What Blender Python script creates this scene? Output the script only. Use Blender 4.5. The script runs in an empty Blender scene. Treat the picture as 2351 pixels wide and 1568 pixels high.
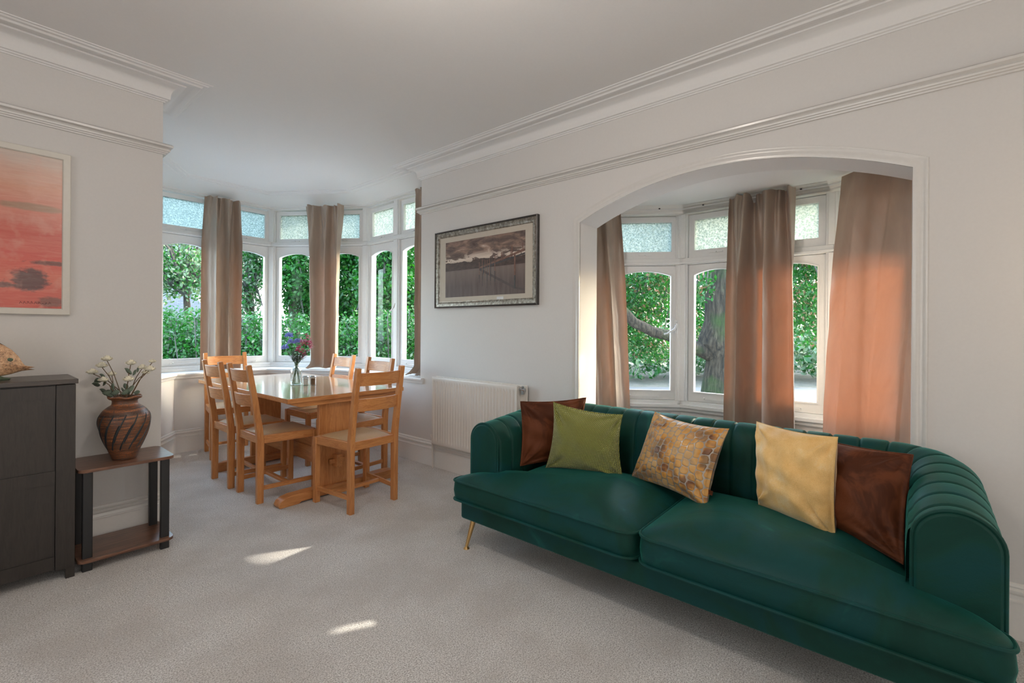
import bpy, bmesh, math, random
import numpy as np
from mathutils import Vector, Matrix
PI = math.pi
R = math.radians
S = bpy.context.scene
COL = S.collection

# ------------------------------------------------------------------ camera
F_PX, YAW, ROLL, Y0, H = 1067.54, R(49.922), R(0.394), 756.07, 1.25
cd = bpy.data.cameras.new('camera')
cd.sensor_width = 36.0; cd.sensor_fit = 'HORIZONTAL'
cd.lens = 36.0 * F_PX / 2351
cd.shift_y = (Y0 - 784) / 2351
cd.clip_start = .05; cd.clip_end = 300
cam = bpy.data.objects.new('camera', cd); COL.objects.link(cam)
fw = Vector((math.sin(YAW), math.cos(YAW), 0)); rt = Vector((math.cos(YAW), -math.sin(YAW), 0)); up = Vector((0, 0, 1))
r2 = rt * math.cos(ROLL) + up * math.sin(ROLL); u2 = -rt * math.sin(ROLL) + up * math.cos(ROLL)
m = Matrix((r2, u2, -fw)).transposed().to_4x4(); m.translation = Vector((0, 0, H))
cam.matrix_world = m
S.camera = cam

# ------------------------------------------------------------------ world, sun, lamps, exposure
S.view_settings.view_transform = 'Standard'; S.view_settings.look = 'None'
S.view_settings.gamma = 1; S.view_settings.use_curve_mapping = False
S.view_settings.exposure = 0.30
S.cycles.max_bounces = 14; S.cycles.diffuse_bounces = 9; S.cycles.transparent_max_bounces = 24; S.cycles.sample_clamp_indirect = 6
w = bpy.data.worlds.new('sky'); S.world = w; w.use_nodes = True
nt = w.node_tree
sky = nt.nodes.new('ShaderNodeTexSky'); sky.sky_type = 'NISHITA'; sky.sun_disc = False
sky.sun_elevation = R(25); sky.sun_rotation = R(118); sky.air_density = 1.2; sky.dust_density = 3
mixw = nt.nodes.new('ShaderNodeMix'); mixw.data_type = 'RGBA'
mixw.inputs[0].default_value = .75
nt.links.new(sky.outputs[0], mixw.inputs[6]); mixw.inputs[7].default_value = (.62, .80, 1.0, 1)
bg = nt.nodes['Background']; nt.links.new(mixw.outputs[2], bg.inputs[0]); bg.inputs[1].default_value = 6.2

def lamp(name, kind, loc, energy, color, **kw):
    l = bpy.data.lights.new(name, kind); l.energy = energy; l.color = color
    for k, v in kw.items(): setattr(l, k, v)
    o = bpy.data.objects.new(name, l); COL.objects.link(o); o.location = loc
    return o
sun = lamp('sun', 'SUN', (8, -3, 6), 6, (1, .90, .77), angle=R(.6))
sun.rotation_euler = Vector((.869, -.495, .54)).to_track_quat('Z', 'Y').to_euler()
# added area fills behind the camera to brighten the room, no opening there
a = lamp('fill_back_wall', 'AREA', (-2.9, .6, 1.45), 19, (1, .985, .97), shape='RECTANGLE', size=1.9, size_y=1.5)
a.rotation_euler = Vector((-1, 0, 0)).to_track_quat('Z', 'Y').to_euler()
a = lamp('fill_near_wall', 'AREA', (.6, -2.75, 1.3), 21, (1, .975, .95), shape='RECTANGLE', size=2.2, size_y=1.9)
a.rotation_euler = Vector((0, -1, 0)).to_track_quat('Z', 'Y').to_euler()
lamp('ceiling_lamp', 'POINT', (.75, 1.1, 2.45), 24, (1, .90, .80), shadow_soft_size=.11)
lamp('floor_lamp_bulb', 'POINT', (2.35, -.95, 1.5), 4, (1, .70, .40), shadow_soft_size=.12)

# ------------------------------------------------------------------ material helpers
def srgb(r, g, b):
    f = lambda c: (c / 255 / 12.92) if c / 255 <= .04045 else ((c / 255 + .055) / 1.055) ** 2.4
    return (f(r), f(g), f(b), 1)
class NT:
    def __init__(s, name):
        s.m = bpy.data.materials.new(name); s.m.use_nodes = True; s.t = s.m.node_tree
        s.b = s.t.nodes['Principled BSDF']; s.out = s.t.nodes['Material Output']
    def n(s, typ, **kw):
        x = s.t.nodes.new('ShaderNode' + typ)
        for k, v in kw.items():
            if k.startswith('_'): setattr(x, k[1:], v)
        return x
    def l(s, a, b): s.t.links.new(a, b)
    def coord(s, which='Object', scale=(1, 1, 1), rot=(0, 0, 0)):
        c = s.n('TexCoord'); mp = s.n('Mapping'); s.l(c.outputs[which], mp.inputs[0])
        mp.inputs['Scale'].default_value = scale; mp.inputs['Rotation'].default_value = rot
        return mp.outputs[0]
    def noise(s, v, scale, detail=3, rough=.5, dist=0):
        x = s.n('TexNoise'); s.l(v, x.inputs['Vector'])
        x.inputs['Scale'].default_value = scale; x.inputs['Detail'].default_value = detail
        x.inputs['Roughness'].default_value = rough; x.inputs['Distortion'].default_value = dist
        return x.outputs[0]
    def ramp(s, f, stops, interp='LINEAR'):
        x = s.n('ValToRGB'); s.l(f, x.inputs[0]); e = x.color_ramp.elements; x.color_ramp.interpolation = interp
        while len(e) < len(stops): e.new(.5)
        for i, (p, c) in enumerate(stops): e[i].position = p; e[i].color = c if len(c) == 4 else (*c, 1)
        return x.outputs[0]
    def mix(s, f, a, b, mode='MIX'):
        x = s.n('Mix'); x.data_type = 'RGBA'; x.blend_type = mode
        for k, v in ((0, f), (6, a), (7, b)):
            if hasattr(v, 'links'): s.l(v, x.inputs[k])
            else: x.inputs[k].default_value = v
        return x.outputs[2]
    def math(s, op, a, b=None, c=None):
        x = s.n('Math'); x.operation = op
        for k, v in ((0, a), (1, b), (2, c)):
            if v is None: continue
            if hasattr(v, 'links'): s.l(v, x.inputs[k])
            else: x.inputs[k].default_value = v
        return x.outputs[0]
    def bump(s, h, strength=.3, dist=.01):
        x = s.n('Bump'); s.l(h, x.inputs['Height']); x.inputs['Strength'].default_value = strength
        x.inputs['Distance'].default_value = dist; s.l(x.outputs[0], s.b.inputs['Normal']); return x.outputs[0]
    def base(s, c):
        if hasattr(c, 'links'): s.l(c, s.b.inputs['Base Color'])
        else: s.b.inputs['Base Color'].default_value = c
        return s
    def set(s, **kw):
        for k, v in kw.items(): s.b.inputs[k.replace('_', ' ')].default_value = v
        return s
def simple(name, c, rough=.5, metal=0, nscale=40, namt=.06, bump=0.0, **kw):
    t = NT(name); v = t.coord()
    nz = t.noise(v, nscale, 4)
    lo = tuple(x * (1 - namt) for x in c[:3]) + (1,); hi = tuple(min(1, x * (1 + namt)) for x in c[:3]) + (1,)
    t.base(t.ramp(nz, [(.3, lo), (.7, hi)])); t.set(Roughness=rough, Metallic=metal, **kw)
    if bump: t.bump(nz, bump, .004)
    return t.m
def wood(name, c1, c2, axis, rough=.35, scale=1.0, ring=18):
    t = NT(name); sc = [ring * scale] * 3; sc['xyz'.index(axis)] = 1.6 * scale
    v = t.coord('Object', sc)
    nz = t.noise(v, 1.6, 6, .62, .6)
    v2 = t.coord('Object', [s * 6 for s in sc]); n2 = t.noise(v2, 2, 2)
    c = t.ramp(nz, [(.3, c1), (.5, c2), (.56, c1), (.72, c2)])
    t.base(t.mix(.22, c, t.ramp(n2, [(.35, c1), (.65, c2)]), 'MULTIPLY') if False else t.mix(.35, c, t.ramp(n2, [(.35, c1), (.65, c2)])))
    t.set(Roughness=rough); t.bump(n2, .05, .002)
    return t.m
M = {}
M['wall'] = simple('wall_paint', (.66, .645, .63, 1), .75, nscale=90, namt=.012, bump=.04)
M['ceil'] = simple('ceiling_paint', (.76, .755, .75, 1), .85, nscale=90, namt=.01, bump=.03)
M['trim'] = simple('gloss_white_paint', (.76, .745, .72, 1), .28, nscale=60, namt=.015, bump=.05)
M['rail'] = simple('satin_rail_paint', (.67, .655, .635, 1), .22, nscale=60, namt=.015, bump=.05)
M['winwhite'] = simple('window_white_paint', (.78, .79, .79, 1), .3, nscale=50, namt=.015, bump=.05)
M['radiator'] = simple('radiator_enamel', (.74, .70, .65, 1), .3, nscale=30, namt=.01)
M['brass'] = simple('brushed_brass', (.62, .40, .17, 1), .32, 1, nscale=120, namt=.05)
M['chrome'] = simple('chrome', (.55, .57, .6, 1), .2, 1)
M['darkmetal'] = simple('dark_steel', (.05, .05, .055, 1), .4, .6)
BE1, BE2 = (.42, .155, .045, 1), (.60, .27, .095, 1)
for ax in 'xyz': M['wood_' + ax] = wood('beech_wood_' + ax, BE1, BE2, ax)
M['top_wood'] = wood('table_top_wood', (.42, .27, .15, 1), (.52, .36, .22, 1), 'y', rough=.2)  # paler than the beech edges: window reflection put into the base colour
for n_ in M['top_wood'].node_tree.nodes:
    if n_.type == 'BSDF_PRINCIPLED': n_.inputs['Coat Weight'].default_value = .8; n_.inputs['Coat Roughness'].default_value = .09
for ax in 'xy': M['walnut_' + ax] = wood('walnut_laminate_' + ax, (.075, .035, .022, 1), (.21, .105, .065, 1), ax, rough=.28, scale=.8)
M['black_plastic'] = simple('black_plastic_tube', (.016, .016, .017, 1), .42)
M['cabinet'] = wood('black_brown_cabinet_paint', (.021, .017, .0145, 1), (.034, .027, .023, 1), 'z', rough=.4, scale=1.5)
M['cab_top'] = wood('black_brown_cabinet_top', (.030, .022, .017, 1), (.055, .040, .030, 1), 'x', rough=.3, scale=1.5)

def carpet():
    t = NT('carpet'); v = t.coord()
    fine = t.noise(v, 190, 3, .7); mid = t.noise(v, 60, 3, .6); big = t.noise(v, 2.3, 3, .55)
    c = t.ramp(fine, [(.37, (.20, .18, .16)), (.48, (.62, .59, .56)), (.60, (.98, .96, .94))])
    c2 = t.ramp(mid, [(.35, (.48, .455, .43)), (.65, (.84, .815, .79))])
    c = t.mix(.25, c, c2)
    c = t.mix(t.ramp(big, [(.42, (0, 0, 0)), (.62, (.38, .38, .38))]), c, (.40, .355, .315, 1))
    t.base(c); t.set(Roughness=.95, Sheen_Weight=.25, Sheen_Roughness=.6)
    h = t.mix(.5, fine, mid); t.bump(h, .9, .012)
    return t.m
M['carpet'] = carpet()
def velvet(name, dark, light, sheen_c, nscale=5, sheen=.7, rough=.55, fine=220, mid=None):
    t = NT(name); v = t.coord()
    nz = t.noise(v, nscale, 4, .6, 1.2); fn = t.noise(v, fine, 2)
    t.base(t.ramp(nz, [(.34, dark), (.46, light if mid else dark), (.56, mid or light), (.70, light)]) if not mid else t.ramp(nz, [(.34, dark), (.45, (.0045, .046, .034, 1)), (.54, mid), (.62, (.004, .050, .050, 1)), (.74, light)]))
    t.set(Roughness=rough, Sheen_Weight=sheen, Sheen_Roughness=.35, Sheen_Tint=sheen_c); t.b.inputs['Specular IOR Level'].default_value = .15
    t.bump(t.mix(.15, nz, fn), .25, .01)
    return t.m
M['green_velvet'] = velvet('green_velvet', (.004, .038, .028, 1), (.010, .098, .078, 1), (.08, .60, .50, 1), 3.2, sheen=.42, mid=(.004, .048, .046, 1))
for n_ in M['green_velvet'].node_tree.nodes:
    if n_.type == 'BSDF_PRINCIPLED': n_.inputs['Specular IOR Level'].default_value = .2
M['brown_velvet'] = velvet('brown_velvet', (.070, .020, .008, 1), (.125, .037, .014, 1), (.8, .30, .15, 1), 5, .25)
def yellow():
    t = NT('gold_chenille'); v = t.coord(); nz = t.noise(v, 9, 5, .65); vw = t.coord('Object', (1, 1, 1))
    f = t.noise(v, 420, 2)
    t.base(t.mix(.3, t.ramp(nz, [(.3, (.82, .46, .13)), (.55, (.95, .62, .25)), (.72, (1, .82, .50))]), t.ramp(f, [(.3, (.5, .28, .07)), (.7, (.95, .65, .26))])))
    t.set(Roughness=.55, Sheen_Weight=.5, Sheen_Roughness=.4); t.bump(f, .5, .003); return t.m
M['yellow_chenille'] = yellow()
def greenweave():
    t = NT('lime_waffle_weave'); v = t.coord('UV', (46, 46, 1), (0, 0, R(12)))
    sx = t.n('SeparateXYZ'); t.l(v, sx.inputs[0])
    a = t.math('ABSOLUTE', t.math('SINE', t.math('MULTIPLY', sx.outputs[0], PI)))
    b = t.math('ABSOLUTE', t.math('SINE', t.math('MULTIPLY', t.math('ADD', sx.outputs[1], t.math('MULTIPLY', t.math('FLOOR', sx.outputs[0]), .5)), PI)))
    h = t.math('MULTIPLY', a, b)
    nz = t.noise(t.coord(), 6, 3)
    c = t.ramp(h, [(.08, (.085, .080, .010)), (.5, (.30, .30, .045)), (.9, (.42, .43, .09))])
    t.base(t.mix(t.math('MULTIPLY', nz, .25), c, (.30, .40, .09, 1))); t.set(Roughness=.75, Sheen_Weight=.35); t.bump(h, .8, .006)
    return t.m
M['green_weave'] = greenweave()
def cobble():
    t = NT('gold_cobble_velvet'); uv = t.coord('UV'); wob = t.n('TexNoise'); t.l(uv, wob.inputs['Vector']); wob.inputs['Scale'].default_value = 9
    wv = t.n('VectorMath'); wv.operation = 'MULTIPLY_ADD'; t.l(wob.outputs['Color'], wv.inputs[0]); wv.inputs[1].default_value = (.055, .055, 0); t.l(uv, wv.inputs[2])
    sx = t.n('SeparateXYZ'); t.l(wv.outputs[0], sx.inputs[0])
    u = t.math('MULTIPLY', sx.outputs[0], 13.0); col = t.math('FLOOR', u); v = t.math('ADD', t.math('MULTIPLY', sx.outputs[1], 9.5), t.math('MULTIPLY', col, .5)); row = t.math('FLOOR', v)
    fx = t.math('ABSOLUTE', t.math('MULTIPLY_ADD', t.math('FRACT', u), 2, -1)); fy = t.math('ABSOLUTE', t.math('MULTIPLY_ADD', t.math('FRACT', v), 2, -1))
    d = t.math('ADD', t.math('POWER', fx, 3.5), t.math('POWER', fy, 4.0))
    edge = t.ramp(d, [(.66, (0, 0, 0)), (.80, (1, 1, 1))])
    cb_ = t.n('CombineXYZ'); t.l(col, cb_.inputs[0]); t.l(row, cb_.inputs[1]); wn = t.n('TexWhiteNoise'); t.l(cb_.outputs[0], wn.inputs['Vector'])
    big = t.noise(t.coord('UV', (2.6, 2.6, 1)), 1.1, 3, .6)
    body = t.ramp(big, [(.33, (.055, .028, .016)), (.42, (.18, .062, .018)), (.49, (.60, .27, .035)), (.56, (.58, .34, .12)), (.66, (.40, .26, .13))])
    body = t.mix(t.math('MULTIPLY', wn.outputs['Value'], .45), body, (.66, .40, .15, 1))
    t.base(t.mix(edge, body, (.36, .32, .28, 1))); t.set(Roughness=.40, Sheen_Weight=.35)
    t.l(t.ramp(edge, [(0, (.05, .05, .05)), (1, (.5, .5, .5))]), t.b.inputs['Metallic']); t.bump(t.ramp(d, [(.3, (1, 1, 1)), (.85, (0, 0, 0))]), .5, .004)
    return t.m
M['cobble'] = cobble()
def rush():
    t = NT('woven_rush'); c = t.n('TexCoord'); s = t.n('SeparateXYZ'); t.l(c.outputs['Object'], s.inputs[0])
    x = t.math('ABSOLUTE', s.outputs[0]); y0 = t.math('SUBTRACT', s.outputs[1], 0.0); y = t.math('ABSOLUTE', y0)
    side = t.math('GREATER_THAN', x, y)
    u = t.n('Mix'); u.data_type = 'FLOAT'; t.l(side, u.inputs[0]); t.l(s.outputs[0], u.inputs[2]); t.l(y0, u.inputs[3])
    nz = t.noise(t.coord('Object', (30, 30, 30)), 2.0, 3)
    ph = t.math('ADD', t.math('MULTIPLY', u.outputs[0], 700), t.math('MULTIPLY', nz, 2.2))
    wv = t.math('MULTIPLY_ADD', t.math('SINE', ph), .5, .5)
    t.base(t.mix(t.math('MULTIPLY', nz, .5), t.ramp(wv, [(.05, (.25, .13, .06)), (.45, (.55, .34, .17)), (.9, (.72, .50, .28))]), (.50, .36, .22, 1)))
    t.set(Roughness=.6); t.bump(wv, .45, .003); return t.m
M['rush'] = rush()
def curtain_mat():
    t = NT('taupe_satin'); v = t.coord('Object', (1, 1, .25)); nz = t.noise(v, 9, 4, .6, .8)
    f = t.noise(t.coord('Object', (300, 300, 300)), 2, 2)
    c = t.ramp(nz, [(.3, (.30, .245, .20)), (.7, (.37, .305, .25))]); t.base(c)
    t.set(Roughness=.40, Sheen_Weight=.15, Anisotropic=.4)
    t.b.inputs['Specular IOR Level'].default_value = .7
    n = t.bump(t.mix(.2, nz, f), .18, .012)
    tr = t.n('BsdfTranslucent'); tr.inputs[0].default_value = (1.0, .30, .10, 1)
    mx = t.n('MixShader'); mx.inputs[0].default_value = .038
    t.l(t.b.outputs[0], mx.inputs[1]); t.l(tr.outputs[0], mx.inputs[2]); t.l(mx.outputs[0], t.out.inputs[0])
    return t.m
M['satin'] = curtain_mat()
def clear_glass():
    t = NT('clear_window_glass'); tp = t.n('BsdfTransparent'); tp.inputs[0].default_value = (.97, .985, .98, 1)
    gl = t.n('BsdfGlossy'); gl.inputs['Roughness'].default_value = .02
    fr = t.n('LayerWeight'); fr.inputs[0].default_value = .12
    mx = t.n('MixShader'); t.l(t.math('MULTIPLY', fr.outputs['Fresnel'], .6), mx.inputs[0])
    t.l(tp.outputs[0], mx.inputs[1]); t.l(gl.outputs[0], mx.inputs[2]); t.l(mx.outputs[0], t.out.inputs[0]); return t.m
M['glass'] = clear_glass()
def frosted():
    t = NT('textured_privacy_glass'); v = t.coord('Object', (1, 1, 1))
    vo = t.n('TexVoronoi'); t.l(v, vo.inputs['Vector']); vo.inputs['Scale'].default_value = 90; vo.feature = 'SMOOTH_F1'
    nz = t.noise(v, 85, 3, .6, 1.5)
    h = t.mix(.5, vo.outputs['Distance'], nz)
    bp = t.n('Bump'); t.l(h, bp.inputs['Height']); bp.inputs['Strength'].default_value = 1; bp.inputs['Distance'].default_value = .02
    tr = t.n('BsdfTranslucent'); t.l(t.ramp(h, [(.36, (.22, .27, .25)), (.56, (.56, .60, .56))]), tr.inputs[0]); t.l(bp.outputs[0], tr.inputs['Normal'])
    rf = t.n('BsdfRefraction'); rf.inputs['Roughness'].default_value = .25; rf.inputs['IOR'].default_value = 1.25; rf.inputs['Color'].default_value = (.55, .62, .60, 1); t.l(bp.outputs[0], rf.inputs['Normal'])
    gl = t.n('BsdfGlossy'); gl.inputs['Roughness'].default_value = .2; t.l(bp.outputs[0], gl.inputs['Normal'])
    m1 = t.n('MixShader'); m1.inputs[0].default_value = .45; t.l(tr.outputs[0], m1.inputs[1]); t.l(rf.outputs[0], m1.inputs[2])
    m2 = t.n('MixShader'); m2.inputs[0].default_value = .08; t.l(m1.outputs[0], m2.inputs[1]); t.l(gl.outputs[0], m2.inputs[2])
    t.l(m2.outputs[0], t.out.inputs[0]); return t.m
M['frosted'] = frosted()
def bottle_glass():
    t = NT('bottle_glass'); tp = t.n('BsdfTransparent'); tp.inputs[0].default_value = (.93, .96, .95, 1)
    gl = t.n('BsdfGlossy'); gl.inputs['Roughness'].default_value = .03
    fr = t.n('LayerWeight'); fr.inputs[0].default_value = .35
    mx = t.n('MixShader'); t.l(fr.outputs['Facing'], mx.inputs[0])
    t.l(tp.outputs[0], mx.inputs[1]); t.l(gl.outputs[0], mx.inputs[2]); t.l(mx.outputs[0], t.out.inputs[0]); return t.m
M['bottle'] = bottle_glass()
def leafmat(name, c1, c2, trans=.35, tc=None):
    t = NT(name); nz = t.noise(t.coord('Object'), 3.5, 4, .7)
    t.base(t.ramp(nz, [(.35, c1), (.65, c2)])); t.set(Roughness=.45)
    tr = t.n('BsdfTranslucent'); tr.inputs[0].default_value = tc or c2
    mx = t.n('MixShader'); mx.inputs[0].default_value = trans
    t.l(t.b.outputs[0], mx.inputs[1]); t.l(tr.outputs[0], mx.inputs[2]); t.l(mx.outputs[0], t.out.inputs[0]); return t.m
def bark_mat():
    t = NT('bark'); v = t.coord('Object', (9, 9, 1.3)); n1 = t.noise(v, 2.2, 6, .75, .6); n2 = t.noise(t.coord(), 1.1, 3, .5)
    c = t.ramp(n1, [(.36, (.006, .005, .0035)), (.5, (.032, .025, .016)), (.66, (.080, .066, .045))])
    t.base(t.mix(t.ramp(n2, [(.50, (0, 0, 0)), (.62, (.8, .8, .8))]), c, (.022, .060, .008, 1))); t.set(Roughness=.95); t.bump(n1, 1, .04); return t.m
M['leaf'] = leafmat('garden_leaf', (.003, .045, .004, 1), (.014, .125, .010, 1), .3, (.025, .19, .01, 1))
M['leaf_dark'] = leafmat('conifer_leaf', (.003, .032, .005, 1), (.012, .10, .014, 1), .25, (.02, .16, .015, 1))
M['leaf_pale'] = leafmat('pale_leaf', (.05, .11, .05, 1), (.15, .21, .13, 1), .3, (.15, .24, .12, 1))
M['leaf_dry'] = leafmat('dry_leaf', (.12, .065, .03, 1), (.20, .12, .07, 1), .3)
M['houseplant_leaf'] = simple('rose_leaf', (.13, .17, .125, 1), .5, namt=.3, nscale=25)
M['bark'] = bark_mat()
M['twig'] = simple('twig', (.065, .062, .058, 1), .9, nscale=10, namt=.3)
def urn_mat():
    t = NT('glazed_copper_pottery'); v = t.coord('Object', (1, 1, 22)); nz = t.noise(v, 6, 5, .7, .4); sp = t.noise(t.coord(), 130, 3, .7)
    c = t.ramp(nz, [(.36, (.035, .021, .017)), (.5, (.16, .060, .026)), (.64, (.40, .14, .050))])
    t.base(t.mix(t.ramp(sp, [(.45, (0, 0, 0)), (.62, (.8, .8, .8))]), c, (.085, .06, .048, 1))); t.set(Roughness=.38, Metallic=.15); t.bump(nz, .35, .004)
    return t.m
M['urn'] = urn_mat()
M['urn_groove'] = simple('dark_glaze_groove', (.020, .026, .030, 1), .35)
M['petal'] = simple('ivory_petal', (.84, .80, .66, 1), .6, nscale=60, namt=.18)
M['stem_brown'] = simple('rose_stem', (.13, .075, .030, 1), .6, namt=.3)
M['stem_green'] = simple('green_stem', (.07, .13, .045, 1), .6, namt=.3)
M['blue_petal'] = simple('blue_petal', (.28, .34, .75, 1), .6, nscale=300, namt=.35)
M['pink_petal'] = simple('pink_petal', (.90, .20, .38, 1), .6, nscale=200, namt=.4)
M['pale_petal'] = simple('cream_petal', (.82, .72, .62, 1), .6, nscale=200, namt=.2)

# ------------------------------------------------------------------ mesh helpers
class MB:
    def __init__(s): s.v = []; s.f = []; s.mi = []; s.uv = {}
    def add(s, vs, fs, mi=0):
        b = len(s.v); s.v += [tuple(v) for v in vs]
        for f in fs: s.f.append([b + i for i in f]); s.mi.append(mi)
        return b
    def box(s, x0, x1, y0, y1, z0, z1, mi=0):
        vs = [(x0, y0, z0), (x1, y0, z0), (x1, y1, z0), (x0, y1, z0), (x0, y0, z1), (x1, y0, z1), (x1, y1, z1), (x0, y1, z1)]
        s.add(vs, [(3, 2, 1, 0), (4, 5, 6, 7), (0, 1, 5, 4), (1, 2, 6, 5), (2, 3, 7, 6), (3, 0, 4, 7)], mi); return s
    def fbox(s, fn, u0, u1, d0, d1, z0, z1, mi=0):
        k = len(s.v); s.box(u0, u1, d0, d1, z0, z1, mi)
        s.v[k:] = [tuple(fn(*p)) for p in s.v[k:]]; return s
    def beam(s, p0, p1, w, h, side=(1, 0, 0), w1=None, h1=None, mi=0):
        p0, p1 = Vector(p0), Vector(p1); d = (p1 - p0).normalized(); sd = Vector(side); sd = (sd - d * sd.dot(d)).normalized(); u = d.cross(sd)
        w1 = w1 or w; h1 = h1 or h; vs = []
        for p, a, b in ((p0, w, h), (p1, w1, h1)):
            vs += [p - sd * a / 2 - u * b / 2, p + sd * a / 2 - u * b / 2, p + sd * a / 2 + u * b / 2, p - sd * a / 2 + u * b / 2]
        s.add(vs, [(3, 2, 1, 0), (4, 5, 6, 7), (0, 1, 5, 4), (1, 2, 6, 5), (2, 3, 7, 6), (3, 0, 4, 7)], mi); return s
    def chainbeam(s, pts, secs, side=(1, 0, 0), mi=0):
        """rectangular section following pts; secs = (w,h) each"""
        sd = Vector(side); pts = [Vector(p) for p in pts]; vs = []
        for i, p in enumerate(pts):
            d = (pts[min(i + 1, len(pts) - 1)] - pts[max(i - 1, 0)]).normalized()
            a = (sd - d * sd.dot(d)).normalized(); u = d.cross(a); w, h = secs[i] if isinstance(secs, list) else secs
            vs += [p - a * w / 2 - u * h / 2, p + a * w / 2 - u * h / 2, p + a * w / 2 + u * h / 2, p - a * w / 2 + u * h / 2]
        fs = [(3, 2, 1, 0)]; n = len(pts)
        for i in range(n - 1):
            for k in range(4): fs.append((4 * i + k, 4 * i + (k + 1) % 4, 4 * i + 4 + (k + 1) % 4, 4 * i + 4 + k))
        fs.append(tuple(4 * (n - 1) + k for k in range(4))); s.add(vs, fs, mi); return s
    def tube(s, pts, r, seg=8, cap=True, mi=0, closed=False):
        pts = [Vector(p) for p in pts]; n = len(pts); vs = []; prev = None
        for i, p in enumerate(pts):
            if closed: d = (pts[(i + 1) % n] - pts[i - 1]).normalized()
            else: d = (pts[min(i + 1, n - 1)] - pts[max(i - 1, 0)]).normalized()
            if prev is None:
                a = Vector((0, 0, 1)) if abs(d.z) < .9 else Vector((1, 0, 0))
            else: a = prev
            a = (a - d * a.dot(d)).normalized(); prev = a; b = d.cross(a); rr = r[i] if isinstance(r, (list, tuple)) else r
            vs += [p + (a * math.cos(2 * PI * k / seg) + b * math.sin(2 * PI * k / seg)) * rr for k in range(seg)]
        fs = []
        for i in range(n if closed else n - 1):
            j = (i + 1) % n
            for k in range(seg): fs.append((i * seg + k, i * seg + (k + 1) % seg, j * seg + (k + 1) % seg, j * seg + k))
        if cap and not closed: fs.append(tuple(reversed(range(seg)))); fs.append(tuple((n - 1) * seg + k for k in range(seg)))
        s.add(vs, fs, mi); return s
    def lathe(s, prof, c=(0, 0, 0), seg=32, mi=0, cap=True):
        vs = []; fs = []; n = len(prof)
        for (r, z) in prof: vs += [(c[0] + r * math.cos(2 * PI * k / seg), c[1] + r * math.sin(2 * PI * k / seg), c[2] + z) for k in range(seg)]
        for i in range(n - 1):
            for k in range(seg): fs.append((i * seg + k, i * seg + (k + 1) % seg, (i + 1) * seg + (k + 1) % seg, (i + 1) * seg + k))
        if cap: fs.append(tuple(reversed(range(seg)))); fs.append(tuple((n - 1) * seg + k for k in range(seg)))
        s.add(vs, fs, mi); return s
    def grid(s, fn, nu, nv, mi=0, wrapu=False):
        b = len(s.v)
        for j in range(nv + 1):
            for i in range(nu + (0 if wrapu else 1)): s.v.append(tuple(fn(i / nu, j / nv)))
        wd = nu if wrapu else nu + 1
        for j in range(nv):
            for i in range(nu):
                i2 = (i + 1) % wd if wrapu else i + 1
                s.f.append([b + j * wd + i, b + j * wd + i2, b + (j + 1) * wd + i2, b + (j + 1) * wd + i]); s.mi.append(mi)
        return s
    def prism(s, poly, fn, d0, d1, mi=0):
        n = len(poly); vs = [fn(*p, d0) for p in poly] + [fn(*p, d1) for p in poly]
        fs = [tuple(reversed(range(n))), tuple(range(n, 2 * n))] + [(i, (i + 1) % n, n + (i + 1) % n, n + i) for i in range(n)]
        s.add(vs, fs, mi); return s
    def sweep(s, path, prof, fn=None, mi=0, closed=False, cap=True):
        """profile (offset to the left of the path, height) along a 2-D path with mitres"""
        fn = fn or (lambda x, y, h: (x, y, h)); n = len(path); P = [Vector(p) for p in path]; vs = []
        for i in range(n):
            if closed: a = (P[i] - P[i - 1]).normalized(); b = (P[(i + 1) % n] - P[i]).normalized()
            else:
                a = (P[i] - P[i - 1]).normalized() if i else (P[1] - P[0]).normalized()
                b = (P[i + 1] - P[i]).normalized() if i < n - 1 else a
            na, nb = Vector((-a.y, a.x)), Vector((-b.y, b.x)); mt = (na + nb).normalized(); mt = mt / max(.3, mt.dot(na))
            for (o, h) in prof: q = P[i] + mt * o; vs.append(fn(q.x, q.y, h))
        k = len(prof); fs = []
        for i in range(n if closed else n - 1):
            j = (i + 1) % n
            for q in range(k - 1): fs.append((i * k + q, j * k + q, j * k + q + 1, i * k + q + 1))
        if cap and not closed: fs.append(tuple(range(k))); fs.append(tuple(reversed([(n - 1) * k + q for q in range(k)])))
        s.add(vs, fs, mi); return s
def obj(name, mb, mats, parent=None, bevel=0, smooth=True, angle=38, solid=0, subsurf=0, loc=None, uvs=None):
    me = bpy.data.meshes.new(name); me.from_pydata(mb.v, [], mb.f)
    mats = mats if isinstance(mats, (list, tuple)) else [mats]
    for x in mats: me.materials.append(M[x] if isinstance(x, str) else x)
    if any(mb.mi): me.polygons.foreach_set('material_index', mb.mi)
    if uvs is not None:
        ul = me.uv_layers.new(name='UVMap'); li = np.zeros(len(me.loops), np.int32); me.loops.foreach_get('vertex_index', li)
        ul.data.foreach_set('uv', np.asarray(uvs, np.float32)[li].ravel())
    bm = bmesh.new(); bm.from_mesh(me); bmesh.ops.recalc_face_normals(bm, faces=bm.faces); bm.to_mesh(me); bm.free()
    if smooth: me.shade_smooth(); me.set_sharp_from_angle(angle=R(angle))
    o = bpy.data.objects.new(name, me); COL.objects.link(o)
    if loc: o.location = loc
    if parent: o.parent = parent
    if solid: md = o.modifiers.new('s', 'SOLIDIFY'); md.thickness = solid; md.offset = 0
    if bevel: md = o.modifiers.new('b', 'BEVEL'); md.width = bevel; md.segments = 2; md.limit_method = 'ANGLE'; md.angle_limit = R(40); md.harden_normals = False
    if subsurf: md = o.modifiers.new('u', 'SUBSURF'); md.levels = md.render_levels = subsurf
    return o
def tag(o, label, cat, group=None, kind=None):
    o['label'] = label; o['category'] = cat
    if group: o['group'] = group
    if kind: o['kind'] = kind
    return o
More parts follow.
